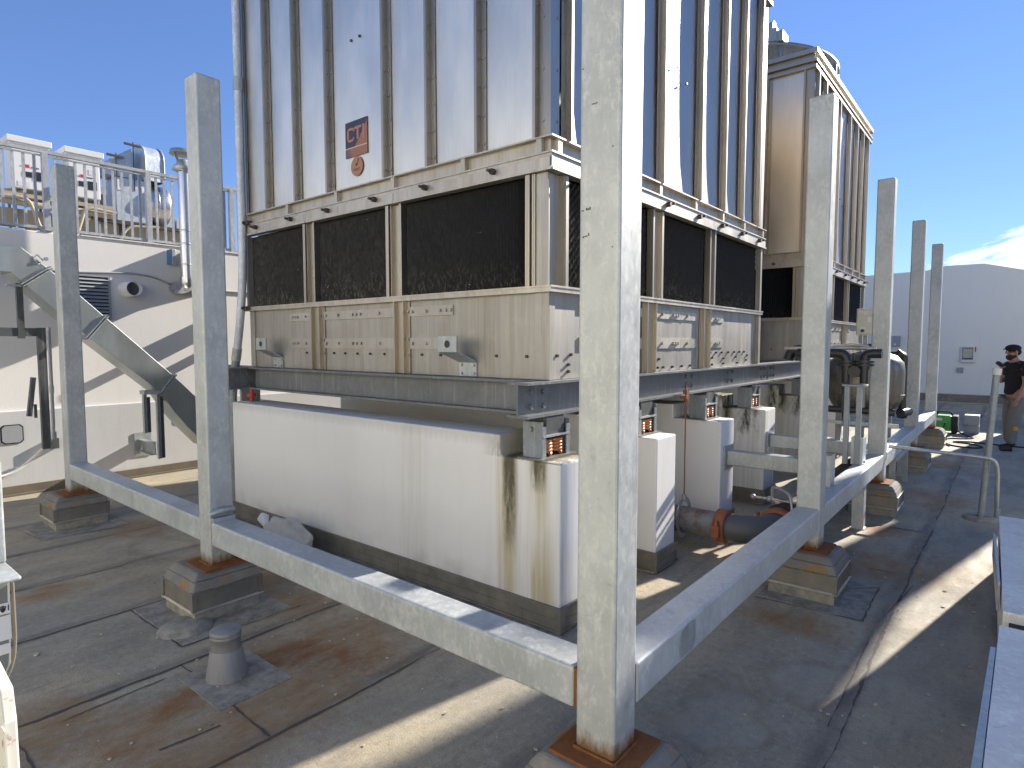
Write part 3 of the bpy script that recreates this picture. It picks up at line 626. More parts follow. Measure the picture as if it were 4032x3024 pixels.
# ---------------------------------------------------------------- support frames, piers, isolators
def ib_y(x, y0, y1, zb=1.30, zt=1.515, w=.16, bolts=()):
    mb = MB(); mb.box(x - w / 2, x + w / 2, y0, y1, zt - .016, zt); mb.box(x - w / 2, x + w / 2, y0, y1, zb, zb + .016); mb.box(x - .006, x + .006, y0, y1, zb + .016, zt - .016)
    for by in bolts:
        for dy in (0, .13):
            for z in (zb + .06, zt - .065): mb.hexbolt((x + .006, by + dy, z), (1, 0, 0), .018, .016)
    return mb
def ib_x(y, x0, x1, zb=1.30, zt=1.515, w=.16):
    mb = MB(); mb.box(x0, x1, y - w / 2, y + w / 2, zt - .016, zt); mb.box(x0, x1, y - w / 2, y + w / 2, zb, zb + .016); mb.box(x0, x1, y - .006, y + .006, zb + .016, zt - .016); return mb
G = 'grey steel beams under the towers'
single('support_beam', ib_y(-2.30, 2.86, 7.62, bolts=(2.98, 5.28, 6.32, 7.4)), m_ibeam, 'grey I-beam under the right side of the near tower, sunlit flanges', 'steel beam', (-2.30, 5.2, 1.30), G)
single('support_beam', ib_y(-2.30, 7.66, 13.9, bolts=(7.75,)), m_ibeam, 'grey I-beam under the right side of the far tower', 'steel beam', (-2.30, 10.7, 1.30), G)
single('support_beam', ib_y(-5.95, 2.86, 7.62, bolts=(2.95,)), m_ibeam, 'grey I-beam under the left side of the near tower', 'steel beam', (-5.95, 5.2, 1.30), G)
single('support_beam', ib_x(3.13, -5.868, -2.382), m_ibeam, 'long grey I-beam along the front of the near tower above the white pier', 'steel beam', (-4.1, 3.13, 1.30), G)
single('support_beam', ib_x(3.20, -6.9, -6.032), m_ibeam, 'short grey I-beam end sticking out left of the near tower behind the conduit', 'steel beam', (-6.4, 3.20, 1.30), G)
single('support_beam', ib_x(9.22, -5.868, -2.382), m_ibeam, 'grey I-beam under the front of the far tower', 'steel beam', (-4.1, 9.22, 1.30), G)

m_pier = M('stained_white_pier', (.8, .79, .775), .85)
def build_pier():
    m = m_pier; v = m.co(); x, y, z = m.xyz(v)     # local origin: right end of the pier at roof level
    n0 = m.noise(v, 1.3, 5, .6); st = m.noise(m.map(v, (24, 24, .9)), 1., 5, .65); ed = m.noise(m.map(v, (9, 9, 2.2)), 1., 6, .7)
    c = m.mix(m.mr(n0, .35, .7, 0, .25), (.80, .79, .775), (.66, .65, .615))
    rx = m.mr(x, -.62, -.40); fr_ = m.mr(y, .03, .0)
    c = m.mix(m.math('MULTIPLY', m.math('MULTIPLY', rx, m.mr(st, .45, .66)), .38), c, (.54, .48, .32))
    # broad ochre run under the spring mount, narrow ones beside it
    xd = m.math('ADD', x, m.math('MULTIPLY', m.math('SUBTRACT', st, .5), .12))
    run = m.math('MULTIPLY', m.band(xd, -.215, -.095, .03), m.mr(z, .35, .95)); run2 = m.math('MULTIPLY', m.band(xd, -.47, -.33, .03), .85)
    run3 = m.math('MULTIPLY', m.band(xd, -.215, -.05, .035), m.mr(z, .75, .3))
    c = m.mix(m.math('MULTIPLY', m.math('MAXIMUM', m.math('MAXIMUM', run, run3), run2), m.mr(st, .25, .6, .3, .75)), c, (.46, .375, .165))
    # black mould patches
    b1 = m.math('MULTIPLY', m.band(m.math('ADD', x, m.math('MULTIPLY', m.math('SUBTRACT', ed, .5), .10)), -.435, -.335, .018), m.mr(m.math('ADD', z, m.math('MULTIPLY', ed, .5)), .62, .95))
    b2 = m.math('MULTIPLY', m.band(m.math('ADD', x, m.math('MULTIPLY', m.math('SUBTRACT', ed, .5), .09)), -.205, -.105, .018), m.mr(m.math('ADD', z, m.math('MULTIPLY', ed, .3)), .98, 1.10))
    moulds = m.math('MULTIPLY', m.math('MAXIMUM', b1, b2), m.mr(ed, .30, .50))
    tops = m.math('MULTIPLY', m.math('MULTIPLY', m.mr(z, 1.025, 1.034), rx), m.mr(ed, .42, .5)); c = m.mix(m.math('MULTIPLY', tops, .75), c, (.16, .13, .06))
    c = m.mix(m.math('MULTIPLY', moulds, .92), c, m.mix(m.noise(v, 40, 3), (.03, .03, .018), (.11, .10, .05)))
    # faint drip run in the middle, grime low down
    mid = m.math('MULTIPLY', m.band(m.math('ADD', x, m.math('MULTIPLY', m.math('SUBTRACT', st, .5), .2)), -1.42, -1.16, .06), m.mr(st, .35, .6, .05, .5)); c = m.mix(m.math('MULTIPLY', mid, .7), c, (.55, .52, .42))
    lo = m.math('MULTIPLY', m.mr(m.math('ADD', z, m.math('MULTIPLY', m.noise(v, 4, 5, .6), .35)), .48, .30), m.mr(m.noise(v, 3, 4), .4, .65)); c = m.mix(m.math('MULTIPLY', lo, .65), c, (.42, .41, .385)); c = m.mix(m.mr(m.noise(m.map(v, (3, 3, .25)), 1.5, 5, .6), .54, .74, 0, .14), c, (.60, .58, .50)); c = m.mix(m.math('MULTIPLY', m.mr(m.math('ADD', z, m.math('MULTIPLY', st, .12)), 1.14, 1.20), .45), c, (.50, .49, .45))
    m.set('Base Color', c); m.bump(m.noise(v, 50, 4, .6), .2, .006)
build_pier()
m_pier3 = M('algae_stained_pier', (.78, .77, .75), .85)
def build_pier3():
    m = m_pier3; v = m.co(); x, y, z = m.xyz(v); st = m.noise(m.map(v, (22, 22, .8)), 1., 5, .65); ed = m.noise(m.map(v, (9, 9, 3)), 1., 6, .7)
    c = m.mix(m.mr(st, .38, .65, 0, .55), (.78, .77, .74), (.52, .47, .33))
    zz = m.math('ADD', z, m.math('MULTIPLY', ed, .5))
    g = m.math('MULTIPLY', m.band(x, -.62, -.36, .05), m.mr(zz, 1.05, 1.2)); c = m.mix(m.math('MULTIPLY', g, m.mr(ed, .35, .55)), c, (.08, .085, .03))
    k = m.math('MULTIPLY', m.band(x, -.30, -.07, .04), m.mr(zz, 1.0, 1.15)); c = m.mix(m.math('MULTIPLY', k, m.mr(ed, .4, .55)), c, (.10, .09, .08))
    m.set('Base Color', c); m.bump(m.noise(v, 50, 4, .6), .2, .006)
build_pier3()
PIER = [(2.955, .333, m_pier, 'long white front pier with black mould streaks at its right end'), (4.221, .335, m_white, 'second white pier under the near tower, clean and sunlit on its end'),
        (5.519, .341, m_white, 'third white pier under the near tower, grey tube beam bolted to its end'), (6.80, .36, m_pier3, 'fourth white pier under the near tower, green and black algae below its spring'),
        (8.93, .33, m_pier3, 'dirty white concrete pier under the front of the far tower'), (10.25, .33, m_white, 'white concrete pier in the middle under the far tower')]
for y, d, mt, lab in PIER:
    x1, x0 = -2.05, -6.02
    t = thing('concrete_pier', lab, 'concrete pier', (x1, y, 0), 'white concrete piers under the towers')
    mb = MB(); poly = [(x0, 0), (x1, 0), (x1, 1.036), (-2.52, 1.036), (-2.52, 1.17), (x0 + .0, 1.17)]
    mb.prism(poly, 'y', y, y + d); obj('pier_body', mb, mt, t, bevel=.012, seg=3)
    mb = MB(); o = .014
    for za, zb, oo in ((.03, .155, o), (.155, .167, o + .006), (.018, .032, o + .01), (.09, .096, o + .004)):
        mb.box(x0 - oo, x1 + oo, y - oo, y - .001, za, zb); mb.box(x0 - oo, x1 + oo, y + d + .001, y + d + oo, za, zb); mb.box(x1 + .001, x1 + oo, y - .001, y + d + .001, za, zb); mb.box(x0 - oo, x0 - .001, y - .001, y + d + .001, za, zb)
    obj('base_flashing', mb, m_flash, t)
    mb = MB(); mb.box(x1 - .02, x1 + .022, y - .022, y - .0165, .03, .166); mb.box(x1 + .0165, x1 + .022, y - .0165, y + .03, .03, .166); mb.box(-3.52, -3.5, y - .018, y - .0145, .03, .15); mb.box(-4.9, -4.88, y - .018, y - .0145, .03, .15)
    obj('flashing_joint', mb, m_flash, t)
    if y < 3:
        mb = MB(); mb.box(x0 - .02, x1 + .03, y - .07, y - .018, 0, .012); obj('flashing_foot', mb, m_patch, t)
def isolator(x, yc, lab):
    t = thing('spring_isolator', lab, 'spring mount', (x, yc, 1.036), 'spring isolators under the towers')
    z0, z1 = 1.0365, 1.298
    mb = MB(); mb.box(x - .095, x + .10, yc - .185, yc + .185, z0, z0 + .010); obj('base_plate', mb, m_flash, t)
    for s in (-1, 1):
        mb = MB(); ya = yc + s * .15; yb = yc + s * .142
        mb.box(x - .075, x + .075, ya, yb, z0 + .010, z1 - .03); mb.box(x - .075, x - .067, yb, yc + s * .09, z0 + .010, z1 - .03); mb.box(x + .067, x + .075, yb, yc + s * .11, z0 + .010, z1 - .06)
        mb.hexbolt((x - .01, ya, z1 - .075), (0, s, 0), .016, .02)
        obj('housing_channel', mb, m_strut, t)
    mb = MB(); mb.box(x - .07, x + .06, yc - .088, yc + .10, z1 - .115, z1 - .002); obj('load_block', mb, m_dark, t)
    mb = MB(); mb.box(x - .075, x + .078, yc - .14, yc + .14, z1 - .128, z1 - .1152); obj('load_plate', mb, m_galv, t)
    mb = MB(); pts = []
    for i in range(97):
        a = i / 96 * 2 * math.pi * 4.6; pts.append((x + .012 + .046 * math.cos(a), yc - .055 + .046 * math.sin(a), z0 + .024 + (z1 - .142 - z0 - .024) * i / 96))
    mb.tube(pts, .0125, 8); pts2 = [(p[0], p[1] + .115, p[2]) for p in pts]; mb.tube(pts2, .0125, 8); obj('coil_spring', mb, m_spring, t)
for x, y, lab in ((-2.285, 3.145, 'spring mount with orange coils on the near right end of the mouldy front pier'), (-2.285, 4.39, 'spring mount with orange coils on the second pier, half behind the nearest post'), (-2.285, 5.69, 'spring mount with orange coils on the third pier, beside the hanging rod'),
                  (-2.285, 6.98, 'spring mount with orange coils on the algae stained fourth pier'), (-2.285, 9.095, 'spring mount on the dirty pier of the far tower, left of the second post')):
    isolator(x, y, lab)
t = thing('spring_isolator', 'rusty bolt mount under the left front corner of the near tower', 'spring mount', (-5.9, 3.12, 1.17), 'spring isolators under the towers')
mb = MB(); mb.box(-5.99, -5.80, 3.02, 3.22, 1.17, 1.18); mb.box(-5.99, -5.96, 3.02, 3.22, 1.18, 1.298); obj('housing_channel', mb, m_galv, t)
mb = MB(); mb.cyl((-5.83, 3.06, 1.18), (-5.83, 3.06, 1.30), .018, 10); mb.hexbolt((-5.83, 3.06, 1.23), (0, 0, 1), .045, .03); obj('lock_nut', mb, m_red, t)

# tube beams bolted to pier ends on the right
for y, x1, lab in ((5.70, -1.16, 'grey tube beam running right from the end of the third pier'), (6.98, -1.16, 'grey tube beam running right from the end of the fourth pier')):
    t = thing('tube_beam', lab, 'steel beam', (-2.05, y, .6), 'tube beams from the pier ends')
    mb = MB(); mb.box(-2.0355, x1, y - .06, y + .06, .622, .755); obj('beam_body', mb, m_galv, t, bevel=.008)
    mb = MB(); mb.box(-2.048, -2.036, y - .12, y + .12, .575, .80); obj('end_plate', mb, m_galv, t)

# ---------------------------------------------------------------- conduit on the near tower
t = thing('conduit', 'pale grey vertical conduit running down the left corner of the near tower', 'conduit', (-6.33, 3.1, 0))
mb = MB(); yy = 3.08
mb.tube(fillet([(-5.965, yy, 6.0), (-5.965, yy, 2.75), (-5.985, yy, 2.35), (-6.06, yy, 1.95), (-6.15, yy, 1.63)], .2), .039, 14); obj('upper_pipe', mb, m_hdpe.m if False else galv('pale_conduit', (.56, .60, .65), metal=.15), t)
mb = MB()
for a, b in (((-5.965, yy, 4.33), (-5.965, yy, 4.20)), ((-6.13, yy, 1.70), (-6.165, yy, 1.58)), ((-6.265, yy, 1.20), (-6.275, yy, 1.12))): mb.cyl(a, b, .046, 14)
obj('coupling', mb, m_galv, t)
mb = MB(); mb.tube(fillet([(-6.15, yy, 1.63), (-6.22, yy, 1.4), (-6.26, yy, 1.2), (-6.275, yy, .9), (-6.275, yy, .3), (-6.275, yy, 0)], .15), .041, 14); obj('lower_pipe', mb, m_strut, t)
mb = MB()
for z, x in ((2.93, -5.965), (2.10, -6.03), (1.02, -6.27)): mb.box(x - .06, x + .11, yy - .005, yy + .05, z - .018, z + .018); mb.hexbolt((x + .055, yy - .005, z), (0, -1, 0), .014, .02)
obj('pipe_clamp', mb, m_bolt, t)

# ---------------------------------------------------------------- left parapet building
m_brown = M('brown_base_flashing', (.12, .10, .08), .7); m_brown.set('Base Color', m_brown.mix(m_brown.noise(m_brown.co(), 5, 5, .65), (.07, .06, .05), (.22, .18, .13)))
t = thing('parapet_wall', 'long white stucco wall on the left with a lower band painted grey for shade', 'wall', (-8.9, 2, 0))
mb = MB(); mb.box(-9.35, -8.9, -7, 21, .0, 3.06); obj('wall_body', mb, m_wall, t, bevel=.01)
mb = MB(); mb.box(-8.899, -8.872, -7, 21, .10, .975); obj('lower_band', mb, m_plinth_shade, t, bevel=.008)
mb = MB(); mb.box(-8.871, -8.845, -7, 21, .01, .11); mb.box(-8.845, -8.80, -7, 21, .0, .02); obj('base_flashing', mb, m_brown, t)
mb = MB(); mb.box(-9.37, -8.885, 2.56, 21, 3.0601, 3.0750); obj('coping', mb, m_wall, t)
t = thing('roof_railing', 'grey metal railing with thin balusters on top of the white left wall', 'railing', (-8.93, 3, 3.06))
m_rail = galv('grey_rail_paint', (.44, .46, .48), metal=.2)
mb = MB(); mb.box(-8.955, -8.905, .2, 7.2, 3.975, 4.012); mb.box(-8.945, -8.915, .2, 7.2, 3.94, 3.955); obj('top_rail', mb, m_rail, t)
mb = MB(); mb.box(-8.945, -8.915, .2, 7.2, 3.095, 3.125); obj('bottom_rail', mb, m_rail, t)
y = .415; i = 0
while y < 7.1:
    post = abs(((y - 2.21) / 1.111) - round((y - 2.21) / 1.111)) < .04
    mb = MB()
    if post: mb.box(-8.965, -8.90, y - .03, y + .03, 3.06, 3.975); mb.box(-8.99, -8.885, y - .05, y + .05, 3.0755, 3.083); obj('rail_post', mb, m_rail, t)
    else: mb.box(-8.94, -8.92, y - .014, y + .014, 3.125, 3.94); obj('baluster', mb, m_rail, t)
    y += .101
# things fixed to that wall
t = thing('wall_louver', 'dark slatted louver set in the white wall behind the diagonal duct', 'vent', (-8.9, 2.64, 2.08))
mb = MB(); mb.box(-8.899, -8.88, 2.40, 2.43, 2.05, 2.60); mb.box(-8.899, -8.88, 2.825, 2.85, 2.05, 2.60); mb.box(-8.899, -8.88, 2.43, 2.825, 2.575, 2.60); mb.box(-8.899, -8.88, 2.43, 2.825, 2.05, 2.075); obj('louver_frame', mb, m_grey, t)
mb = MB()
for k in range(11):
    z = 2.09 + k * .0445; mb.add([(-8.878, 2.43, z), (-8.878, 2.825, z), (-8.897, 2.825, z + .026), (-8.897, 2.43, z + .026), (-8.878, 2.43, z - .004), (-8.878, 2.825, z - .004)], [(0, 1, 2, 3), (0, 4, 5, 1)])
obj('louver_slats', mb, m_grey, t)
mb = MB(); mb.box(-8.8985, -8.8975, 2.43, 2.825, 2.075, 2.575); obj('louver_back', mb, m_black, t)
t = thing('wall_vent_pipe', 'short round white pipe stub with a dark mouth sticking out of the left wall', 'vent', (-8.9, 3.0, 2.43))
mb = MB(); mb.lathe((-8.899, 3.03, 2.44), [(.10, 0), (.094, .28), (.086, .28), (.086, .02)], 28, 'x'); obj('pipe_shell', mb, m_wall, t)
mb = MB(); mb.lathe((-8.88, 3.03, 2.44), [(.086, .16), (.001, .16)], 28, 'x'); obj('pipe_mouth', mb, m_dark, t)
t = thing('flue_pipe', 'shiny metal flue pipe with a rain cap rising above the left wall', 'flue', (-8.55, 3.62, 2.45))
m_flue = stainless('flue_metal', (.62, .63, .67), .25)
mb = MB(); mb.lathe((-8.5, 3.62, 2.60), [(.07, 0), (.072, .1), (.072, 1.38)], 24)
for z in (.18, .45, .62): mb.lathe((-8.5, 3.62, 2.60 + z), [(.072, -.012), (.079, 0), (.072, .012)], 24)
obj('pipe', mb, m_flue, t)
mb = MB(); mb.tube(fillet([(-8.5, 3.62, 2.62), (-8.5, 3.62, 2.52), (-8.62, 3.62, 2.50), (-8.88, 3.62, 2.50)], .1), .085, 18); obj('elbow', mb, m_flue, t)
mb = MB(); mb.lathe((-8.5, 3.62, 3.97), [(.075, 0), (.14, .03), (.075, .13), (.06, .16)], 24); mb.lathe((-8.5, 3.62, 4.20), [(.16, 0), (.15, .05), (.001, .055)], 24); mb.lathe((-8.5, 3.62, 4.20), [(.16, 0), (.001, .0)], 24)
for sy in (-1, 1): mb.bar((-8.5, 3.62 + sy * .06, 4.1), (-8.5, 3.62 + sy * .10, 4.2), .012, .03)
obj('rain_cap', mb, m_galv, t)
t = thing('junction_box', 'small box with a blue front edge beside the flue pipe', 'electrical box', (-8.9, 3.56, 2.8))
mb = MB(); mb.box(-8.895, -8.76, 3.545, 3.60, 2.80, 3.01); obj('box_body', mb, m_galv, t, bevel=.006)
mb = MB(); mb.box(-8.895, -8.765, 3.535, 3.5445, 2.81, 3.0); obj('blue_side', mb, M('blue_paint', (.05, .16, .32), .5), t)
t = thing('wall_shade_block', 'added grey block hidden behind the second left post, shades the white wall', 'electrical box', (-8.9, 3.97, 2.4))  # unseen block added and shaped to cast the shade on this wall
mb = MB(); mb.prism([(-8.895, 2.47), (-8.50, 2.84), (-8.50, 3.055), (-8.895, 3.055)], 'y', 3.84, 4.10); obj('cabinet_body', mb, m_grey, t, bevel=.01)
mb = MB(); mb.box(-8.895, -8.55, 3.95, 4.03, 1.90, 1.99); mb.box(-8.895, -8.74, 3.94, 4.04, 1.84, 2.07); obj('shadow_arm', mb, m_galv, t)  # arms added to cast the slanting shadow bars
mb = MB(); mb.box(-8.895, -8.74, 3.95, 4.03, 1.56, 1.66); obj('shadow_arm', mb, m_galv, t)
mb = MB(); mb.box(-8.499, -8.492, 3.86, 4.08, 2.86, 3.035); obj('block_front', mb, m_grey, t)
mb = MB(); mb.tube(fillet([(-8.885, .2, 2.60), (-8.885, 2.5, 2.615), (-8.885, 3.1, 2.655), (-8.885, 3.35, 2.63), (-8.885, 3.58, 2.535), (-8.885, 3.82, 2.50), (-8.885, 5.6, 2.50)], .1), .012, 8)
single('wall_cable', mb, m_grey, 'thin grey cable drooping along the white wall above the louver', 'cable', (-8.885, 3, 2.5))
t = thing('access_panel', 'grey rounded access cover on the lower left wall', 'access cover', (-8.87, 1.76, .7))
mb = MB(); mb.prism([(1.71 + .0, .60), (1.86, .60), (1.89, .63), (1.89, .79), (1.86, .82), (1.71, .82), (1.68, .79), (1.68, .63)], 'x', -8.8715, -8.863); obj('cover_gasket', mb, m_black_rubber, t)
mb = MB(); mb.prism([(1.72, .612), (1.85, .612), (1.878, .64), (1.878, .78), (1.85, .808), (1.72, .808), (1.692, .78), (1.692, .64)], 'x', -8.8629, -8.858); obj('cover_plate', mb, m_grey, t)
mb = MB(); mb.tube(fillet([(-8.0, 1.965, 1.92), (-8.0, 1.965, .75), (-8.3, 1.97, .62), (-8.84, 1.97, .42), (-8.84, 1.75, .24), (-8.84, .3, .22)], .15), .018, 10)
mb.cyl((-8.0, 1.965, 1.30), (-8.0, 1.965, 1.22), .024, 10); mb.cyl((-8.0, 1.965, .72), (-8.0, 1.965, .80), .026, 10)
single('wall_conduit', mb, m_hdpe, 'thin grey conduit bending along the foot of the left wall', 'conduit', (-8.2, 1.9, .2))
mb = MB(); mb.lathe((-8.9, 3.66, .72), [(.001, .05), (.05, .05), (.06, 0)], 18, 'x'); single('hose_bib', mb, m_dark, 'small dark round fitting on the wall at the edge of the second left post', 'pipe fitting', (-8.9, 3.66, .72))

# ---------------------------------------------------------------- diagonal duct on the left
t = thing('sheet_metal_duct', 'galvanized duct sloping down to the right in front of the left wall', 'duct', (-7.9, 2.4, .7))
up = [(.6, 2.70), (1.725, 2.715), (1.945, 2.52), (2.44, 2.037), (3.13, 1.36), (3.37, 1.10), (3.60, .84), (3.85, .55)]
lo = [(.6, 2.455), (1.635, 2.46), (1.733, 2.352), (2.266, 1.82), (2.985, 1.165), (3.12, .93), (3.26, .74), (3.50, .46)]
xa, xb = -8.20, -7.80
names = ['top_run', 'top_run', 'upper_elbow', 'sloping_run', 'sloping_run', 'lower_elbow', 'lower_elbow']
segs = [('top_run', 0, 2), ('sloping_run', 2, 3), ('sloping_run', 3, 4), ('lower_elbow', 4, 7)]
for nm, a, b in segs:
    mb = MB(); poly = up[a:b + 1] + lo[a:b + 1][::-1]; mb.prism(poly, 'x', xa, xb); obj(nm, mb, m_duct, t, bevel=.004)
for k in (2, 3, 4):
    mb = MB(); (y0, z0), (y1, z1) = up[k], lo[k]; d = Vector((0, y1 - y0, z1 - z0)).normalized(); nrm = Vector((0, d.z, -d.y))
    ex = .028; p = Vector((0, y0, z0)) - d * ex; q = Vector((0, y1, z1)) + d * ex
    for off in (-.012, .012):
        c = [(p + nrm * (off - .005)), (q + nrm * (off - .005)), (q + nrm * (off + .005)), (p + nrm * (off + .005))]
        mb.prism([(c_.y, c_.z) for c_ in c], 'x', xa - ex, xb + ex)
    obj('flange_joint', mb, m_galv, t)
mb = MB(); mb.tube([(-7.80, 1.90, 2.60), (-7.80, 1.85, 2.66), (-7.80, 1.82, 2.62), (-7.80, 1.86, 2.56)], .008, 6); mb.hexbolt((-7.8, 1.92, 2.62), (1, 0, 0), .02, .03); obj('flange_clip', mb, m_galv, t)
t = thing('duct_stand', 'dark steel stand with a horizontal arm under the upper end of the diagonal duct', 'steel stand', (-7.9, 1.87, .64), 'duct stands by the left wall')
mb = MB(); mb.box(-7.92, -7.86, 1.835, 1.905, .64, 1.912); obj('stand_post', mb, m_dark, t)
mb = MB(); mb.box(-7.915, -7.865, .3, 1.834, 1.822, 1.908); obj('arm', mb, m_dark, t)
mb = MB(); mb.box(-7.90, -7.855, 1.675, 1.682, 1.80, 2.36); mb.box(-7.862, -7.855, 1.682, 1.73, 1.80, 2.36); obj('hanger', mb, m_dark, t)
mb = MB(); mb.box(-7.93, -7.85, 1.60, 2.0, 2.325, 2.345); obj('saddle', mb, m_galv, t)
mb = MB(); mb.bar((-7.84, 1.775, 1.40), (-7.84, 1.725, 1.0), .05, .04); mb.box(-7.86, -7.82, 1.77, 1.79, .98, 1.12); obj('loose_bracket', mb, m_dark, t)
mb = MB(); mb.box(-8.868, -8.80, 2.13, 2.21, .50, .62); obj('wall_foot', mb, m_dark, t)
t = thing('duct_stand', 'galvanized frame stand with a wall bracket under the lower end of the diagonal duct', 'steel stand', (-7.9, 2.9, .36), 'duct stands by the left wall')
mb = MB(); mb.box(-7.94, -7.80, 2.80, 2.985, 1.155, 1.20); obj('frame_head', mb, m_galv, t)
for y, z in ((2.80, .70), (2.945, .375)):
    mb = MB(); mb.box(-7.88, -7.872, y, y + .05, z, 1.155); mb.box(-7.872, -7.83, y, y + .008, z, 1.155); obj('frame_leg', mb, m_galv, t)
    mb = MB(); mb.box(-7.89, -7.884, y + .055, y + .09, z, 1.12); obj('dark_channel', mb, m_dark, t)
mb = MB(); mb.box(-8.868, -8.858, 3.04, 3.24, .27, .58); obj('wall_bracket', mb, m_galv, t)
mb = MB(); mb.bar((-8.857, 3.13, .42), (-7.89, 2.93, .50), .012, .15); mb.bar((-8.857, 3.12, .49), (-7.90, 2.91, .57), .07, .01); mb.bar((-8.857, 3.12, .345), (-7.90, 2.91, .425), .07, .01); obj('bracket_arm', mb, m_galv, t)

# ---------------------------------------------------------------- plant on the upper roof
def ahu(y0, y1, lab, sc):
    X = -12.0
    t = thing('rooftop_unit', lab, 'ventilation unit', (X - .25, (y0 + y1) / 2, 2.9), 'white rooftop units behind the railing')
    zb, zt = 4.15, 4.80
    mb = MB(); mb.box(X - .45, X, y0 + .06, y1 - .06, zb, zt); obj('unit_body', mb, m_hdpe, t, bevel=.01)
    mb = MB(); mb.box(X - .52, X + .04, y0, y1, 4.83, 4.925); mb.box(X - .49, X + .02, y0 + .03, y1 - .03, zt, 4.83); obj('unit_lid', mb, m_hdpe, t, bevel=.008)
    for (a, b, c, d) in ((.19, .30, 4.33, 4.41), (.32, .45, 4.29, 4.43)):
        mb = MB(); mb.box(X + .001, X + .006, y0 + a, y0 + b, c, d); obj('control_window', mb, m_black, t)
    mb = MB(); mb.box(X + .001, X + .005, y0 + .22, y0 + .275, 4.475, 4.52); obj('red_mark', mb, M('logo_red', (.60, .03, .03), .5), t)
    mb = MB()
    for k in range(5): mb.box(X + .001, X + .005, y0 + .30 + k * .02, y0 + .314 + k * .02, 4.475, 4.495)
    for k in range(3): mb.box(X + .001, X + .004, y0 + .16 + k * .02, y0 + .174 + k * .02, 4.480, 4.490)
    obj('dark_lettering', mb, m_dark, t)
    mb = MB(); mb.box(X + .001, X + .004, y0 + .34, y0 + .43, 4.53, 4.62) if sc else mb.box(X + .001, X + .004, y0 + .12, y0 + .27, 4.18, 4.25); obj('paper_label', mb, M('pale_label', (.7, .62, .68), .6), t)
    mb = MB()
    for yy in (y0 + .07, y1 - .10): mb.box(X - .06, X - .02, yy, yy + .03, 2.9, zb); mb.box(X - .42, X - .38, yy, yy + .03, 2.9, zb)
    obj('unit_leg', mb, m_grey, t)
    mb = MB(); mb.box(X - .5, X + .06, y0 - .1, y1 + .1, 4.0, 4.06); mb.tube([(X + .02, y0 - .2, 3.93), (X + .02, y1 + .1, 3.90)], .05, 12); mb.tube([(X - .2, y0 - .3, 4.10), (X - .1, y0 + .2, 4.1), (X, y0 + .3, 3.97)], .035, 10); obj('supply_pipe', mb, m_tan, t)
m_tan = M('tan_insulation', (.42, .36, .26), .8)
ahu(2.53, 3.10, 'white rooftop unit at far left behind the railing, red and dark marking on it', 0)
ahu(3.26, 3.82, 'second white rooftop unit behind the railing, next to the round duct', 1)
mb = MB(); mb.box(-12.6, -12.1, 1.0, 5.6, 3.62, 3.84); mb.box(-12.6, -12.1, 1.2, 3.6, 2.9, 3.06)
for y in (1.4, 2.2, 2.86, 3.5, 4.4): mb.box(-12.5, -12.2, y - .04, y + .04, 2.9, 3.62)
single('pipe_rack', mb, m_tan, 'tan insulated pipe rack below the white rooftop units', 'pipe rack', (-12.3, 3, 2.9))
t = thing('exhaust_duct', 'big grey metal duct with a rounded hood on the upper roof', 'duct', (-12.2, 4.45, 2.9))
m_hood = galv('pale_duct_sheet', (.50, .54, .58), metal=.5)
mb = MB(); U_ = Vector((.995, .10, 0)); W2 = Vector((-.10, .995, 0)) * .33; c0 = Vector((-12.2, 4.42, 4.62))
pts = [(-.25, 0)] + [(.25 * math.cos(R(a)), .36 + .27 * math.sin(R(a))) for a in range(180, -1, -12)] + [(.25, 0)]; n = len(pts)
V = [c0 + U_ * u + Vector((0, 0, w)) for u, w in pts]; V2 = [v + W2 for v in V]
mb.add(V, [tuple(range(n))]); mb.add(V2, [tuple(range(n))[::-1]]); mb.add(V + V2, [(i, i + 1, n + i + 1, n + i) for i in range(n - 1)], True)
for off in (.01, .98):
    Q = [c0 + U_ * u * 1.04 + Vector((0, 0, w * 1.02)) + W2 * off for u, w in pts]; mb.tube(Q, .012, 6)
obj('round_hood', mb, m_hood, t)
mb = MB(); mb.prism([(3.86, 4.62), (3.86, 4.83), (4.25, 5.12), (4.27, 5.12), (4.27, 4.62)], 'x', -12.5, -12.06); obj('sloped_transition', mb, m_hood, t)
mb = MB(); mb.box(-12.5, -12.02, 4.0, 4.47, 3.86, 4.60); obj('fan_box', mb, m_hood, t, bevel=.01)
mb = MB(); mb.box(-12.019, -12.012, 4.02, 4.10, 4.38, 4.56); mb.box(-12.019, -12.010, 4.40, 4.46, 4.38, 4.48); obj('label_plate', mb, m_hdpe, t)
mb = MB(); mb.lathe((-12.3, 4.48, 4.25), [(.001, 0), (.34, 0), (.36, .02), (.36, .35), (.34, .40), (.001, .40)], 36, 'y'); mb.lathe((-12.3, 4.66, 4.25), [(.365, -.01), (.37, 0), (.365, .01)], 36, 'y'); obj('round_section', mb, m_flue, t)
mb = MB()
for y, z in ((4.02, 4.945), (4.29, 5.19)): mb.bar((-12.02, y - .14, z), (-12.02, y + .12, z - .01), .03, .035); mb.bar((-12.02, y, z + .05), (-12.02, y, 4.4), .014, .014)
obj('hanger_bar', mb, m_bolt, t)
mb = MB()
for y in (3.95, 4.4, 4.85, 5.3): mb.box(-12.4, -12.3, y - .03, y + .03, 2.9, 3.87)
mb.box(-12.5, -12.0, 3.7, 5.4, 3.80, 3.855); mb.bar((-12.1, 3.9, 3.1), (-12.1, 4.4, 3.6), .03, .03); mb.box(-12.45, -12.05, 4.05, 4.15, 3.3, 3.8); obj('duct_frame', mb, m_bolt, t)
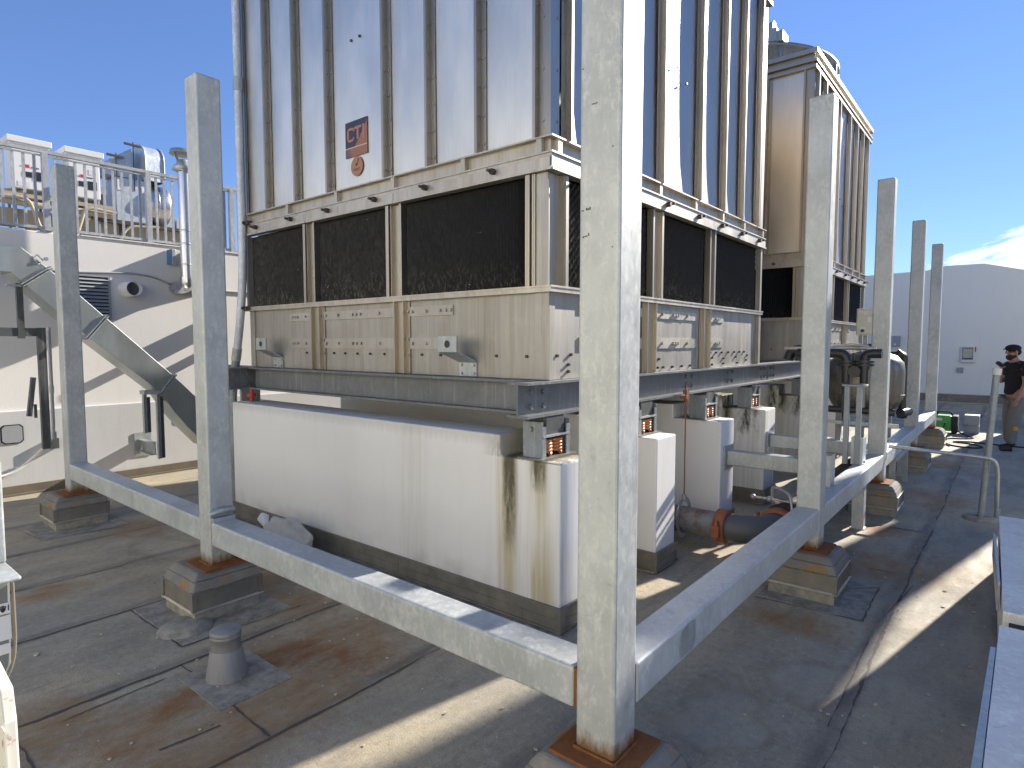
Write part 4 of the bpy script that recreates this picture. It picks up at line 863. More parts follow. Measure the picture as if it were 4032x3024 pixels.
mb = MB(); mb.box(-12.2, -12.1, 4.06, 4.14, 3.62, 3.79); obj('red_valve', mb, m_rust, t)
t = thing('grey_air_handler', 'grey boxy air handler with a dark grille between the white units and the round duct', 'ventilation unit', (-13.2, 4.0, 2.9))
mb = MB(); mb.box(-13.6, -13.0, 3.78, 4.55, 3.75, 4.62); obj('unit_body', mb, m_hood, t, bevel=.01)
mb = MB()
for k in range(8): mb.box(-12.999, -12.985, 3.84, 4.2, 4.0 + k * .06, 4.035 + k * .06)
obj('grille', mb, m_dark, t)
mb = MB(); mb.box(-13.5, -13.4, 3.8, 3.88, 2.9, 3.75); mb.box(-13.5, -13.4, 4.4, 4.48, 2.9, 3.75); obj('unit_leg', mb, m_grey, t)
mb = MB(); mb.tube(fillet([(-12.0, 2.2, 3.98), (-11.9, 2.75, 3.99), (-11.9, 2.9, 3.5), (-11.9, 3.35, 3.45), (-11.9, 3.5, 3.98), (-11.9, 3.95, 3.95)], .12), .028, 10); mb.tube(fillet([(-11.85, 3.0, 3.3), (-11.85, 3.9, 3.35), (-11.85, 4.1, 3.75), (-11.85, 4.6, 3.8)], .12), .022, 10)
single('refrigerant_pipes', mb, m_tan, 'tan insulated pipes winding below the white rooftop units', 'pipe', (-11.9, 3, 3.4))
mb = MB(); mb.box(-14, -13.6, 5.3, 5.55, 2.9, 4.5); mb.box(-14, -13.6, 5.62, 5.8, 2.9, 4.35)
single('distant_duct_stack', mb, m_hood, 'pale duct stack seen past the railing left of the conduit', 'duct', (-13.8, 5.5, 2.9))

# ---------------------------------------------------------------- far wall and its fittings
YF = 22.3
t = thing('far_wall', 'pale stucco wall across the far end of the roof with a low peak', 'wall', (-1, YF, 0))
mb = MB(); mb.prism([(-14, 0), (9, 0), (9, 2.9), (.09, 3.79), (-.80, 4.03), (-1.70, 4.03), (-2.15, 3.93), (-3.7, 3.885), (-14, 3.86)], 'y', YF, YF + .6); obj('wall_body', mb, m_far, t)
mb = MB(); mb.box(-14, 9, YF - .03, YF - .001, .02, .245); obj('base_flashing', mb, m_flash, t); mb = MB(); mb.box(-14, 9, YF - .045, YF - .001, .2455, .262); mb.box(-14, 9, YF - .12, YF - .031, 0, .02); obj('flashing_lip', mb, m_trim, t)
t = thing('flood_light', 'square white framed flood light on the far wall', 'light', (-1.07, YF, 1.2))
mb = MB(); mb.box(-1.235, -.91, YF - .09, YF - .001, 1.19, 1.665); obj('light_case', mb, m_hdpe, t, bevel=.015)
mb = MB(); mb.box(-1.20, -.945, YF - .098, YF - .0905, 1.28, 1.63); obj('light_bezel', mb, m_dark, t)
mb = MB(); mb.box(-1.185, -.96, YF - .105, YF - .0985, 1.33, 1.60); obj('light_lens', mb, m_glass, t)
mb = MB(); mb.box(-.91, -.885, YF - .05, YF - .002, 1.5, 1.65); obj('red_tag', mb, m_red, t)
mb = MB(); mb.box(-1.31, -1.16, YF - .06, YF - .001, .895, 1.045); mb.box(-1.285, -1.185, YF - .066, YF - .061, .92, 1.02)
single('outlet_box', mb, m_grey, 'small grey outlet box on the far wall below the flood light', 'electrical box', (-1.23, YF, .9), bevel=.006)
t = thing('electrical_cabinet', 'grey electrical cabinet on the far wall between two distant posts', 'electrical box', (-2.85, YF, 1.65))
mb = MB(); mb.box(-3.05, -2.755, YF - .12, YF - .001, 1.65, 1.98); obj('cabinet_body', mb, m_grey, t, bevel=.01)
mb = MB(); mb.box(-2.92, -2.86, YF - .125, YF - .121, 1.69, 1.75); obj('cabinet_label', mb, m_hdpe, t)

# ---------------------------------------------------------------- capped pole, cross pipe
t = thing('capped_pole', 'leaning grey pipe pole with a white cap standing on the roof at right', 'pole', (-.20, 7.62, 0))
mb = MB(); mb.tube([(-.20, 7.62, 0), (-.163, 7.66, .8), (-.135, 7.70, 1.45)], .030, 14); obj('pole_pipe', mb, m_strut, t)
mb = MB(); mb.tube([(-.135, 7.70, 1.44), (-.131, 7.703, 1.505)], .037, 16); obj('pole_cap', mb, m_hdpe, t)
mb = MB(); mb.lathe((-.20, 7.62, 0), [(.15, 0), (.145, .022), (.10, .03), (.04, .032)], 20); obj('base_flange', mb, m_patch, t)
mb = MB(); mb.tube(fillet([(-1.0, 7.56, .655), (-.24, 7.56, .635), (-.11, 7.56, .625), (-.085, 7.62, .50), (-.08, 7.75, .02)], .16, 8), .019, 12); mb.cyl((-.072, 7.735, .1), (-.08, 7.75, 0), .024, 12)
single('cross_pipe', mb, m_galv, 'thin galvanized pipe from the third post past the capped pole and down to the roof', 'pipe', (-.5, 7.56, 0))

# ---------------------------------------------------------------- welder and cable
wx, wy = -1.0, 14.5
t = thing('welding_machine', 'small green and black welding machine on the roof by the last post', 'welder', (wx, wy, 0))
m_green = M('green_enamel', (.06, .36, .07), .45)
mb = MB(); mb.box(-1.25, -.90, 14.52, 14.85, .05, .345); obj('green_case', mb, m_green, t, bevel=.02)
mb = MB(); mb.box(-.90, -.80, 14.50, 14.87, .02, .35); obj('black_front', mb, m_black_rubber, t, bevel=.02)
mb = MB(); mb.tube(fillet([(-1.15, 14.68, .34), (-1.13, 14.68, .41), (-.92, 14.68, .41), (-.90, 14.68, .34)], .04), .016, 8); obj('handle', mb, m_black_rubber, t)
mb = MB(); mb.box(-1.22, -1.05, 14.513, 14.519, .25, .30); obj('white_label', mb, m_hdpe, t)
mb = MB(); mb.box(-.72, -.48, 14.75, 15.05, .16, .36); mb.box(-.72, -.48, 14.80, 15.0, .0, .16); single('grey_toolbox', mb, m_grey, 'grey box standing right behind the green welder', 'box', (-.6, 14.9, 0), bevel=.01)
mb = MB(); pts = [(-.82, 14.5, .08), (-.66, 14.3, .012), (-.5, 14.1, .012), (-.62, 13.85, .012), (-.9, 13.75, .012), (-.95, 13.2, .012), (-.75, 12.75, .012), (-.45, 12.7, .012), (-.33, 12.9, .012), (-.55, 13.25, .012), (-.85, 13.3, .012), (-.6, 13.5, .012), (-.2, 13.35, .012), (.25, 13.3, .012)]
mb.tube(fillet(pts, .3, 5), .012, 8); mb.tube(fillet([(-1.0, 14.5, .2), (-1.02, 13.9, .012), (-.98, 13.2, .012), (-.8, 12.72, .012)], .3, 5), .011, 8)
single('welding_cable', mb, m_black_rubber, 'dark cable lying in loops on the roof beside the welder', 'cable', (-.6, 13.3, 0))

# ---------------------------------------------------------------- filter skid between the towers
tx, ty = -1.42, 8.62
t = thing('filter_tank', 'round dished filter tank between the towers, its right rim sunlit', 'tank', (tx, ty, 0))
m_tank = stainless('dull_tank_metal', (.19, .17, .135), .42, .5)
mb = MB(); mb.lathe((tx, ty, 0), [(.001, .84), (.12, .85), (.26, .90), (.36, .99), (.41, 1.10), (.415, 1.20), (.415, 1.42), (.40, 1.52), (.33, 1.60), (.20, 1.645), (.001, 1.66)], 40); mb.lathe((tx, ty, 0), [(.415, 1.12), (.425, 1.13), (.415, 1.14)], 40); obj('tank_shell', mb, m_tank, t)
for a in (45, 135, 225, 315):
    mb = MB(); cx, cy = tx + .33 * math.cos(R(a)), ty + .33 * math.sin(R(a)); mb.box(cx - .03, cx + .03, cy - .03, cy + .03, .45, 1.0); mb.box(cx - .05, cx + .05, cy - .05, cy + .05, .44, .45); obj('tank_leg', mb, m_strut, t)
mb = MB(); mb.cyl((tx + .1, ty - .1, 1.64), (tx + .1, ty - .1, 1.74), .07, 14); mb.cyl((tx + .1, ty - .1, 1.72), (tx + .1, ty - .1, 1.745), .10, 14); obj('top_valve', mb, m_bolt, t)
mb = MB(); mb.box(-1.95, -.98, 8.05, 9.2, .42, .47)
for x in (-1.9, -1.03):
    for y in (8.1, 9.15): mb.box(x - .03, x + .03, y - .03, y + .03, 0, .42)
mb.box(-1.95, -.98, 8.04, 8.07, .80, .84); single('skid_frame', mb, m_galv, 'low galvanized frame carrying the filter tank', 'steel frame', (-1.45, 8.6, 0))
t = thing('black_pipework', 'black plastic pipes looping round the filter tank', 'pipework', (-1.3, 8.4, .8))
mb = MB(); mb.tube(fillet([(-1.32, 8.75, 1.60), (-1.10, 8.80, 1.615), (-1.045, 8.82, 1.60), (-1.045, 8.82, 1.1), (-1.045, 8.82, .90)], .09), .042, 16); obj('drop_pipe', mb, m_black, t)
mb = MB(); mb.tube([(-1.90, 8.10, .97), (-1.05, 8.25, .95)], .042, 16); obj('low_pipe', mb, m_black, t)
mb = MB(); mb.lathe((-1.045, 8.82, .88), [(.001, -.05), (.055, -.04), (.058, .02), (.055, .07)], 18); mb.cyl((-1.05, 8.72, .91), (-.99, 8.95, .91), .05, 16); mb.cyl((-1.12, 8.80, 1.575), (-1.06, 8.80, 1.645), .056, 12); obj('elbow_fitting', mb, m_black, t)
mb = MB()
for x in (-1.255, -1.10):
    mb.tube(fillet([(x - .16 if x < -1.2 else x + .14, 6.62, 1.655), (x, 6.62, 1.655), (x, 6.62, 1.50)], .09), .046, 14)
    mb.cyl((x, 6.62, 1.50), (x, 6.62, 1.37), .038, 14)
mb.tube([(-1.7, 6.66, 1.655), (-1.38, 6.62, 1.655)], .044, 14); obj('valve_pipe', mb, m_black, t)
for x in (-1.255, -1.10):
    mb = MB(); mb.cyl((x, 6.62, 1.535), (x, 6.62, 1.558), .082, 20); mb.cyl((x, 6.62, 1.566), (x, 6.62, 1.588), .082, 20); obj('pipe_flange', mb, m_black, t)
mb = MB(); mb.cyl((-1.18, 6.58, 1.48), (-1.18, 6.74, 1.48), .055, 14); mb.tube([(-1.18, 6.6, 1.5), (-1.19, 6.6, 1.66)], .012, 8); obj('valve_body', mb, m_black, t)
mb = MB(); mb.tube([(-1.25, 6.62, 1.37), (-1.27, 6.62, 1.22), (-1.24, 6.62, .95)], .026, 10); mb.cyl((-1.255, 6.62, 1.33), (-1.255, 6.62, 1.36), .045, 12); obj('drain_pipe', mb, m_dark, t)
mb = MB(); mb.tube([(-1.05, 6.9, 1.70), (-1.2, 6.9, 1.705), (-1.9, 6.9, 1.70)], .02, 10); mb.tube([(-1.15, 7.1, 1.72), (-1.3, 7.1, 1.74), (-1.55, 7.1, 1.70), (-1.7, 7.1, 1.76)], .016, 8)
single('copper_line', mb, m_trim, 'thin brownish pipe crossing above the black flanges', 'pipe', (-1.4, 6.9, 1.68))
mb = MB(); mb.tube(fillet([(-2.05, 7.6, 1.56), (-2.02, 7.6, 1.66), (-1.9, 7.6, 1.69), (-1.75, 7.55, 1.64)], .08), .055, 14); mb.box(-1.95, -1.7, 7.5, 7.68, 1.55, 1.66)
t = single('black_hose', mb, m_black, 'lump of black hose lying on the beam left of the second post', 'hose', (-1.9, 7.6, 1.56))
mb = MB()
for x, y in ((-1.215, 6.50), (-1.118, 6.52)):
    mb.box(x - .022, x + .022, y - .022, y + .022, .607, 1.36)
mb.box(-1.26, -1.05, 6.47, 6.56, 1.345, 1.365)
single('strut_support', mb, m_strut, 'pair of grey steel struts under the black flanged valves', 'steel stand', (-1.17, 6.5, .607), bevel=.004)
# beige control box lettered PEP
t = thing('control_box', 'beige control box with raised lettering PEP above the filter tank', 'control box', (-1.33, 8.05, 1.84))
cx0, cx1, yb = -1.435, -1.19, 8.02
mb = MB(); mb.box(cx0, cx1, yb, yb + .16, 1.845, 2.15); obj('box_body', mb, m_cream, t, bevel=.012)
mb = MB(); mb.box(cx0 + .012, cx1 - .012, yb - .008, yb - .0005, 1.86, 2.138); obj('box_door', mb, m_cream, t, bevel=.004)
def strokes(mb, S_, x0, z0, w, h, y, th):
    for a, b in S_: mb.bar((x0 + a[0] * w, y, z0 + a[1] * h), (x0 + b[0] * w, y, z0 + b[1] * h), th, .003, up=(0, 1, 0))
Pg = [((0, 0), (0, 1)), ((0, 1), (.85, 1)), ((.9, 1), (.9, .5)), ((.9, .5), (0, .5))]; Eg = [((0, 0), (0, 1)), ((0, 1), (.9, 1)), ((0, .5), (.8, .5)), ((0, 0), (.9, 0))]
mb = MB()
for k, g in enumerate((Pg, Eg, Pg)): strokes(mb, g, cx0 + .02 + k * .062, 2.082, .048, .033, yb - .0095, .0075)
obj('raised_letters', mb, m_hdpe, t)
mb = MB(); mb.box(cx0 + .115, cx0 + .155, yb - .011, yb - .0085, 1.99, 2.05); mb.box(cx0 + .04, cx0 + .10, yb - .011, yb - .0085, 1.91, 1.935); obj('paper_label', mb, m_hdpe, t)
mb = MB(); mb.cyl((cx0 + .07, yb - .008, 1.895), (cx0 + .07, yb - .03, 1.895), .018, 12); obj('door_knob', mb, m_black, t)
mb = MB(); mb.cyl((cx0 + .19, yb - .008, 2.07), (cx0 + .19, yb - .04, 2.07), .022, 14); obj('red_knob', mb, m_red, t)
mb = MB(); mb.box(cx0 + .05, cx0 + .09, yb + .162, yb + .2, .47, 2.10); mb.box(cx0 + .17, cx0 + .21, yb + .162, yb + .2, .47, 2.10); obj('mounting_strut', mb, m_strut, t)

# ---------------------------------------------------------------- grooved pipe with orange couplings
t = thing('coupled_pipe', 'thick grey water pipe with two orange couplings bending behind the right beam', 'pipe', (-1.9, 5.05, .1))
py, pz, pr = 5.05, .215, .112
mb = MB(); mb.tube([(-4.2, py, pz), (-1.88, py, pz)], pr, 24); obj('rusty_run', mb, m_pipe, t)
mb = MB(); mb.tube(arc((-1.80, py + .30, pz), .30, -90, 0, 12, 'xy'), pr, 24); m_elb = M('dark_grey_pipe', (.10, .105, .112), .55); obj('elbow', mb, m_elb, t)
mb = MB(); mb.tube([(-1.50, py + .36, pz), (-1.50, 8.6, pz)], pr, 24); m_dk = M('brown_pipe', (.055, .028, .022), .7); obj('rear_run', mb, m_dk, t)
def coupling(c, ax):
    mb = MB(); pf = [(pr + .002, -.045), (pr + .03, -.045), (pr + .034, -.02), (pr + .034, .02), (pr + .03, .045), (pr + .002, .045)]
    mb.lathe(c, pf, 28, ax)
    for s in (-1, 1):
        q = Vector(c) + (Vector((0, s * (pr + .05), 0)) if ax == 'x' else Vector((s * (pr + .05), 0, 0))); mb.box(q.x - .03, q.x + .03, q.y - .03, q.y + .03, q.z - .045, q.z + .045); mb.hexbolt((q.x, q.y, q.z - .085), (0, 0, 1), .018, .17)
    return mb
obj('coupling', coupling((-1.84, py, pz), 'x'), m_orange, t); obj('coupling', coupling((-1.50, py + .33, pz), 'y'), m_orange, t)
mb = MB(); mb.lathe((-1.50, py + .52, pz), [(.12, -.06), (.15, -.05), (.15, .05), (.12, .06)], 24, 'y'); obj('valve_body', mb, m_dk, t)
mb = MB(); mb.tube(fillet([(-1.60, py + .52, pz + .14), (-1.60, py + .50, pz + .30), (-1.42, py + .40, pz + .26), (-1.38, py + .36, pz + .02)], .05), .012, 8); mb.tube([(-1.75, py + .5, pz + .17), (-1.36, py + .5, pz + .17)], .011, 8)
for x in (-1.76, -1.355, -1.62): mb.lathe((x, py + .5, pz + .17), [(.001, -.02), (.022, -.015), (.026, 0), (.022, .015), (.001, .02)], 10, 'y')
obj('valve_lever', mb, m_galv, t)
t = thing('pipe_hanger', 'thin rusty rod with a clevis hanging from the grey I-beam to the thick pipe', 'pipe hanger', (-2.19, 5.05, .3))
mb = MB(); mb.tube([(-2.19, py, 1.42), (-2.188, py, .42)], .0062, 8); obj('rod', mb, m_rust, t)
mb = MB(); mb.box(-2.225, -2.17, py - .03, py + .03, 1.27, 1.298); mb.box(-2.205, -2.17, py - .025, py + .025, 1.317, 1.35); mb.hexbolt((-2.188, py, 1.25), (0, 0, 1), .02, .02); obj('beam_clamp', mb, m_rust, t)
mb = MB(); V = [Vector((-2.188, py + .135 * math.cos(R(a)), pz + .02 + .16 * math.sin(R(a)))) for a in range(-90, 271, 15)]
for a, b in zip(V[:-1], V[1:]): mb.bar(a, b, .04, .007, up=(1, 0, 0))
mb.hexbolt((-2.188, py, pz + .17), (0, 0, 1), .02, .05); obj('clevis', mb, m_galv, t)

# ---------------------------------------------------------------- small things on the near roof
t = thing('roof_vent', 'small grey capped vent pipe on the roof in front of the left post', 'vent pipe', (-3.15, 1.475, 0))
m_lead = M('lead_grey', (.24, .24, .25), .6, .2); _v = m_lead.co(); m_lead.set('Base Color', m_lead.mix(m_lead.noise(m_lead.map(_v, (26, 26, 3)), 1, 5, .7), (.17, .17, .175), (.36, .36, .355)))
mb = MB(); mb.lathe((-3.15, 1.475, 0), [(.103, 0), (.099, .03), (.080, .145), (.074, .155)], 28); obj('boot', mb, m_lead, t)
mb = MB(); mb.lathe((-3.15, 1.475, 0), [(.072, .15), (.072, .215), (.077, .217), (.077, .228), (.074, .230), (.077, .232), (.077, .250), (.070, .256), (.001, .258)], 28); obj('cap', mb, m_lead, t)
m_sack = M('dirty_white_sack', (.56, .53, .48), .85); m_sack.set('Base Color', m_sack.mix(m_sack.noise(m_sack.co(), 9, 5, .65), (.66, .65, .62), (.38, .33, .26)))
t = thing('sandbag', 'dirty white tied sandbag lying between the low beam and the white pier', 'sandbag', (-4.62, 2.62, 0))
bm = bmesh.new(); bmesh.ops.create_icosphere(bm, subdivisions=4, radius=1)
mb = MB()
for v in bm.verts:
    p = v.co; n_ = .06 * math.sin(7 * p.x + 3 * p.y) + .05 * math.sin(9 * p.y + 4 * p.z + 2 * p.x) + .03 * math.sin(17 * p.x * p.z + 5)
    v.co = Vector((p.x * .27 * (1 + n_) + .0, p.y * .15 * (1 + n_), p.z * .155 * (1 + n_) + .15 - .02 * p.x))
mb.add([v.co + Vector((-4.60, 2.68, 0)) for v in bm.verts], [[v.index for v in f.verts] for f in bm.faces], True); bm.free(); obj('sack', mb, m_sack, t)
mb = MB(); mb.tube([(-4.86, 2.68, .16), (-4.92, 2.68, .19), (-4.97, 2.68, .25), (-5.0, 2.69, .27)], [.05, .022, .05, .02], 10); obj('tied_neck', mb, m_hdpe, t)

# ---------------------------------------------------------------- left edge: switch cabinet on a stand, sheet panel
t = thing('switch_cabinet', 'grey switch cabinet with a hand warning sticker at the left edge', 'electrical box', (-2.75, .5, 0))
m_cab = M('grey_cabinet_paint', (.20, .205, .20), .45); m_tanedge = M('dirty_tan_edge', (.20, .17, .13), .7)
mb = MB(); mb.prism([(.20, .56), (.455, .585), (.49, .66), (.498, .955), (.20, .955)], 'x', -2.95, -2.607); obj('cabinet_body', mb, m_cab, t, bevel=.008)
mb = MB(); mb.tube(fillet([(-2.60, .503, .94), (-2.60, .503, .74), (-2.60, .495, .665), (-2.60, .47, .605), (-2.60, .40, .57), (-2.60, .25, .56)], .04), .0045, 8); obj('edge_pipe', mb, m_tanedge, t)
mb = MB(); mb.box(-2.6065, -2.604, .30, .494, .748, .832); mb.box(-2.6065, -2.604, .30, .49, .70, .735); obj('white_plate', mb, m_hdpe, t)
stx = MB(); stx.box(-2.6065, -2.6035, .462, .4945, .838, .875); st = obj('warning_sticker', stx, m_hdpe, t, label='white sticker with a black hand symbol')
mb = MB()
for k, l in enumerate((.009, .011, .010, .007)): y_ = .468 + k * .0042; mb.bar((-2.603, y_, .858), (-2.603, y_ + .001, .858 + l), .003, .001, up=(1, 0, 0))
mb.prism([(.466, .858), (.482, .858), (.480, .850), (.474, .844), (.468, .850)], 'x', -2.6034, -2.6024); mb.bar((-2.603, .489, .848), (-2.603, .489, .868), .003, .001, up=(1, 0, 0)); obj('hand_symbol', mb, m_black, st)
mb = MB(); mb.box(-2.72, -2.46, .36, .50, .985, 1.0); mb.box(-2.78, -2.65, .40, .50, 1.0, 1.35); obj('post_foot', mb, m_beam, t, bevel=.006)
mb = MB(); mb.box(-3.05, -2.98, .38, .46, 0, .55); mb.box(-2.78, -2.72, .36, .44, 0, .56); obj('stand_leg', mb, m_strut, t)
t = thing('metal_hoarding', 'cream white metal sheet with a rusty sunlit edge at the bottom left', 'metal sheet', (-1.75, .3, 0))
m_pan = M('rusty_cream_paint', (.6, .58, .52), .55); _v = m_pan.co(); m_pan.set('Base Color', m_pan.mix(m_pan.mr(m_pan.noise(_v, 16, 5, .7), .60, .68), (.66, .64, .57), (.30, .13, .05)))
mb = MB(); mb.prism([(-2.2, 0), (-1.63, 0), (-1.652, .93), (-1.672, 1.0), (-2.2, 1.10)], 'y', .29, .315); obj('panel', mb, m_pan, t, bevel=.004)
mb = MB(); mb.box(-1.652, -1.622, .2865, .2895, .0, .93); obj('panel_edge', mb, m_pan, t)

# ---------------------------------------------------------------- right edge: sheet metal ducts
t = thing('floor_duct', 'low galvanized duct section at the right edge, farther one with a sunlit corner', 'duct', (.2, 4.8, 0), 'galvanized ducts along the right edge')
mb = MB(); V = [(-.044, 5.87), (.006, 3.766), (.62, 3.766), (.62, 5.87)]; mb.prism(V, 'z', .04, .45); obj('duct_body', mb, m_duct2 if False else galv('bright_duct_sheet', (.80, .78, .72), dark=.85, metal=.12, rough=.45), t)
mb = MB(); mb.prism([(-.066, 5.28), (-.022, 4.19), (-.010, 4.19), (-.050, 5.28)], 'z', .30, .452); obj('side_flange', mb, m_galv, t)
mb = MB(); mb.box(.05, .55, 3.9, 4.0, 0, .04); mb.box(.05, .55, 5.5, 5.6, 0, .04); obj('runner', mb, m_dark, t)
t = thing('floor_duct', 'near galvanized duct section at the right edge, this side of the black gap', 'duct', (.2, 2.4, 0), 'galvanized ducts along the right edge')
mb = MB(); V = [(-.004, 3.565), (-.024, 2.31), (-.04, 1.3), (.62, 1.3), (.62, 3.565)]; mb.prism(V, 'z', .04, .45); obj('duct_body', mb, bpy.data.materials['bright_duct_sheet'], t)
mb = MB(); mb.box(.03, .60, 3.567, 3.764, .06, .40); obj('dark_gap_block', mb, m_black_rubber, t)  # dark block added in the gap to stand for its black shade
mb = MB(); mb.prism([(-.030, 3.28), (-.052, 2.30), (-.072, 1.4), (-.045, 1.4), (-.027, 2.3), (-.012, 3.28)], 'z', .36, .452); obj('side_flange', mb, m_galv, t)
mb = MB(); mb.box(.05, .55, 1.5, 1.6, 0, .04); mb.box(.05, .55, 3.3, 3.4, 0, .04); obj('runner', mb, m_dark, t)
# added unseen blockers that shade the roof, and a fill bounce wall behind camera
mb = MB(); mb.box(.15, 2.6, 6.35, 6.95, 0, 3.6); single('unseen_shade_box', mb, m_galv, 'added tall box out of frame at right, casts shade over the low ducts', 'duct', (.45, 6.7, 0), bevel=.01)
mb = MB(); mb.lathe((1.515, 16.5, 0), [(.46, 4.6), (.46, 4.7), (.405, 4.72), (.405, 7.9), (.36, 7.9), (.36, 4.7)], 40); mb.prism([(1.91, 6.0), (2.32, 7.5), (2.32, 7.9), (1.91, 7.9)], 'y', 16.2, 16.8); single('unseen_shade_stack', mb, m_galv, 'added unseen stack shape at right, placed to cast its shadow across the roof', 'shadow caster', (1.515, 16.5, 4.6))
mb = MB(); mb.box(.45, 1.95, 16.0, 18.0, 0, 4.6); single('unseen_shade_base', mb, m_wall, 'added unseen block below the stack shape, widens the shade on the roof', 'roof hut', (1.2, 17, 0))
t = thing('fill_bounce_wall', 'added unseen pale wall behind the camera, bounces sunlight as fill', 'wall', (-3, -5, 0))
mb = MB(); mb.box(-16, 14, -7.5, -5.5, 0, 5.5); obj('wall_body', mb, stucco('bounce_wall_stucco', (.78, .77, .66), .15), t)

# ---------------------------------------------------------------- person
px_, py_ = .03, 12.95
m_skin = M('skin', (.42, .23, .16), .55); m_shirt = M('black_cotton', (.012, .012, .014), .9); m_trs = M('grey_khaki_cloth', (.19, .185, .16), .9)
m_trs.set('Base Color', m_trs.mix(m_trs.noise(m_trs.co(), 9, 4), (.13, .13, .12), (.25, .235, .20)))
P_ = thing('person', 'person in black cap, black t-shirt and khaki trousers with one hand raised to the chest', 'person', (px_, py_, 0))
FD = Vector((-.80, -.60, 0)).normalized(); SD = Vector((-FD.y, FD.x, 0))      # facing, and the person's left
if SD.y < 0: SD = -SD
def W_(f, s_, z): return Vector((px_, py_, 0)) + FD * f + SD * s_ + Vector((0, 0, z))
def skin(name, joints, edges, mat, parent, sub=2, root=0):
    me = bpy.data.meshes.new(name); base = wloc(parent)
    me.from_pydata([tuple(j[0] - base) for j in joints], edges, []); me.update(); me.materials.append(mat.m)
    o = bpy.data.objects.new(name, me); COL.objects.link(o); o.parent = parent
    md = o.modifiers.new('skin', 'SKIN'); md.use_smooth_shade = True
    sv = me.skin_vertices[0].data
    for i, j in enumerate(joints):
        r = j[1]; sv[i].radius = r if isinstance(r, tuple) else (r, r); sv[i].use_root = (i == root)
    ss = o.modifiers.new('sub', 'SUBSURF'); ss.levels = sub; ss.render_levels = sub
    return o
# s>0 is away from the camera for this pose; camera sees the person's right side
J = [(W_(0, 0, .95), (.125, .10)), (W_(0, 0, 1.12), (.12, .095)), (W_(.02, 0, 1.30), (.135, .105)), (W_(.02, 0, 1.40), (.09, .075)), (W_(.05, 0, 1.475), .052), (W_(.075, 0, 1.56), .072), (W_(.085, 0, 1.63), .078),
     (W_(.02, .17, 1.385), .062), (W_(.0, .23, 1.15), .047), (W_(.16, .13, 1.13), .040), (W_(.235, .02, 1.30), .030), (W_(.25, .0, 1.355), .034),
     (W_(.02, -.17, 1.385), .062), (W_(.02, -.235, 1.12), .047), (W_(.10, -.235, .93), .037), (W_(.13, -.225, .86), .028), (W_(.145, -.22, .81), .032),
     (W_(0, .09, .86), .085), (W_(.03, .10, .50), .060), (W_(-.02, .10, .12), .042), (W_(0, -.09, .86), .085), (W_(.10, -.11, .50), .060), (W_(.12, -.11, .12), .042)]
E_ = [(0, 1), (1, 2), (2, 3), (3, 4), (4, 5), (5, 6), (3, 7), (7, 8), (8, 9), (9, 10), (10, 11), (3, 12), (12, 13), (13, 14), (14, 15), (15, 16), (0, 17), (17, 18), (18, 19), (0, 20), (20, 21), (21, 22)]
body = skin('body', J, E_, m_skin, P_)
def fingers(palm, d, side, nrm, curl, nm):
    js = []; es = []
    for k in range(4):
        b = palm + side * (.011 * (k - 1.5) * 1.5) + d * .018; L = (.062, .072, .068, .052)[k]; p = b; i0 = len(js); js.append((p, .0095)); dd = d.copy()
        for seg in range(3): dd = (dd + nrm * curl * .45).normalized(); p = p + dd * L / 3; js.append((p, .0088 - .0008 * seg)); es.append((i0 + seg, i0 + seg + 1))
        es.append((i0, i0 + 1)) if False else None
    i0 = len(js); p = palm + side * .024 - d * .01; dd = (side + d * .8).normalized(); js.append((p, .0105))
    for seg in range(2): p = p + dd * .026; dd = (dd + nrm * .4).normalized(); js.append((p, .0095)); es.append((i0 + seg, i0 + seg + 1))
    # one chain per digit, joined at the palm
    c = len(js); js.append((palm, .014)); es += [(c, k * 4) for k in range(4)] + [(c, i0)]
    return skin(nm, js, es, m_skin, P_, 1, c)
fingers(W_(.145, -.22, .81), Vector((FD.x * .25, FD.y * .25, -.95)).normalized(), FD, SD, .5, 'right_hand')
fingers(W_(.255, -.005, 1.36), Vector((FD.x * .2 - SD.x * .3, FD.y * .2 - SD.y * .3, .9)).normalized(), -FD, -SD, .6, 'left_hand')
# face: nose, brow, ear, beard
mb = MB()
def blobm(mb, c, r, n=10):
    bm = bmesh.new(); bmesh.ops.create_uvsphere(bm, u_segments=n + 4, v_segments=n, radius=1); bm.verts.ensure_lookup_table()
    mb.add([c + FD * (v.co.x * r[0]) + SD * (v.co.y * r[1]) + Vector((0, 0, v.co.z * r[2])) for v in bm.verts], [[v.index for v in f.verts] for f in bm.faces], True); bm.free()
blobm(mb, W_(.175, 0, 1.60), (.022, .015, .022)); blobm(mb, W_(.075, -.078, 1.605), (.022, .012, .032)); blobm(mb, W_(.075, .078, 1.605), (.022, .012, .032)); blobm(mb, W_(.155, 0, 1.558), (.015, .024, .008)); obj('face_features', mb, m_skin, P_)
mb = MB(); blobm(mb, W_(.158, -.03, 1.622), (.010, .012, .008)); blobm(mb, W_(.158, .03, 1.622), (.010, .012, .008)); obj('eyes', mb, m_black, P_)
m_hair = M('dark_hair', (.03, .022, .018), .8)
mb = MB(); blobm(mb, W_(.125, 0, 1.525), (.045, .06, .05)); blobm(mb, W_(.085, 0, 1.54), (.05, .078, .045)); blobm(mb, W_(.02, 0, 1.61), (.06, .078, .06)); obj('beard', mb, m_hair, P_)
mb = MB(); blobm(mb, W_(.075, 0, 1.672), (.115, .095, .062)); mb.prism([], 'z', 0, 0) if False else None
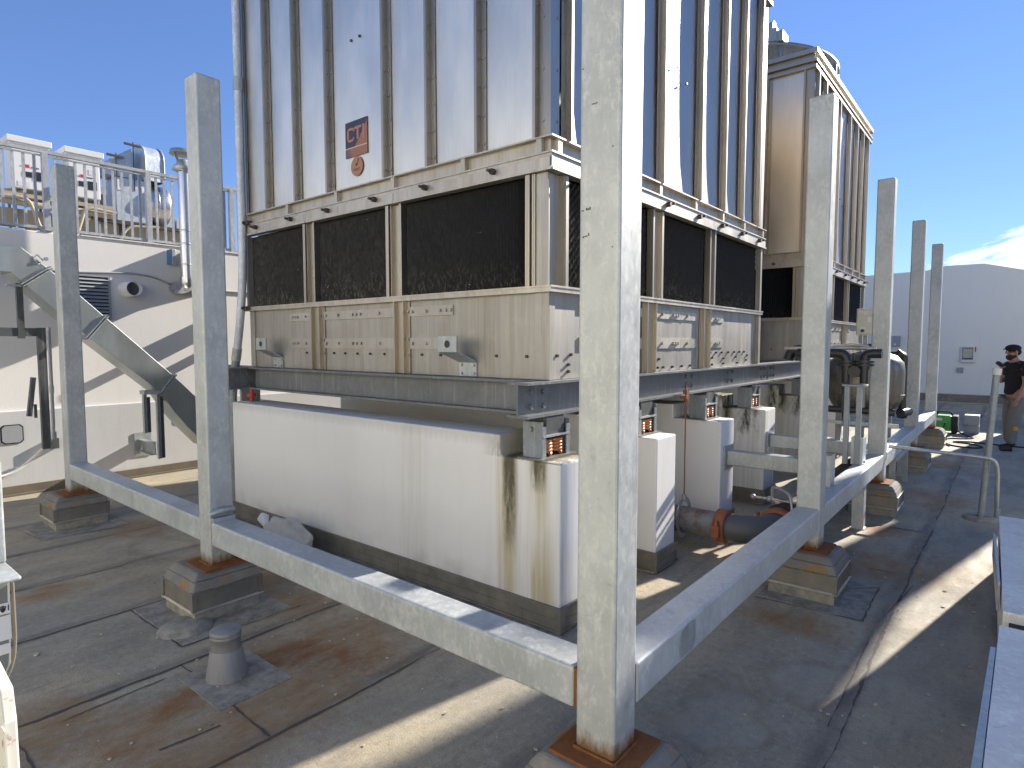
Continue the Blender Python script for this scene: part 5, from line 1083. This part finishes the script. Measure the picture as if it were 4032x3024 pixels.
V = [W_(.13 + .09 * math.cos(a), .085 * math.sin(a), 1.648) for a in [R(k) for k in range(-90, 91, 15)]]; n = len(V); mb.add(V + [v + Vector((0, 0, .014)) for v in V], [tuple(range(n))[::-1], tuple(range(n, 2 * n))] + [(i, i + 1, n + i + 1, n + i) for i in range(n - 1)]); obj('cap', mb, m_shirt, P_)
def sh(i, d): p, r = J[i]; return (p, (r[0] + d, r[1] + d) if isinstance(r, tuple) else r + d)
js = [sh(1, .05), (W_(0, 0, .90), (.175, .15)), sh(2, .05), (W_(.02, 0, 1.385), (.13, .115)), (W_(.045, 0, 1.445), .075), sh(7, .03), (W_(.005, .215, 1.215), .075), sh(12, .03), (W_(.02, -.215, 1.205), .078)]
skin('t_shirt', js, [(0, 1), (0, 2), (2, 3), (3, 4), (3, 5), (5, 6), (3, 7), (7, 8)], m_shirt, P_)
js = [(W_(0, 0, .95), (.15, .125)), (W_(0, .09, .82), .115), (W_(.03, .10, .50), .080), (W_(-.015, .10, .10), .072), (W_(0, -.09, .82), .115), (W_(.10, -.11, .50), .095), (W_(.12, -.11, .10), .075)]
skin('trousers', js, [(0, 1), (1, 2), (2, 3), (0, 4), (4, 5), (5, 6)], m_trs, P_)
for f, s_, nm in ((-.02, .10, 'shoe'), (.12, -.11, 'shoe')):
    skin(nm, [(W_(f - .04, s_, .055), .050), (W_(f + .06, s_, .05), .047), (W_(f + .17, s_, .038), .038), (W_(f - .02, s_, .10), .05)], [(0, 1), (1, 2), (0, 3)], m_black_rubber, P_, 2)
ph = MB(); c = W_(.285, -.02, 1.41); ph.bar(c - SD * .05 - Vector((0, 0, .02)), c + SD * .06 + Vector((0, 0, .03)), .06, .05); single('hand_tool', ph, m_black_rubber, 'dark object held at the chest by the person', 'hand tool', tuple(c), bevel=.012)
mb = MB(); c = W_(.12, -.20, .34); mb.box(c.x - .035, c.x + .035, c.y - .02, c.y + .02, c.z, c.z + .07); single('tape_measure', mb, M('yellow_plastic', (.55, .30, .03), .5), 'small yellow tape measure hanging at the knee of the person', 'tape measure', tuple(c), bevel=.012)
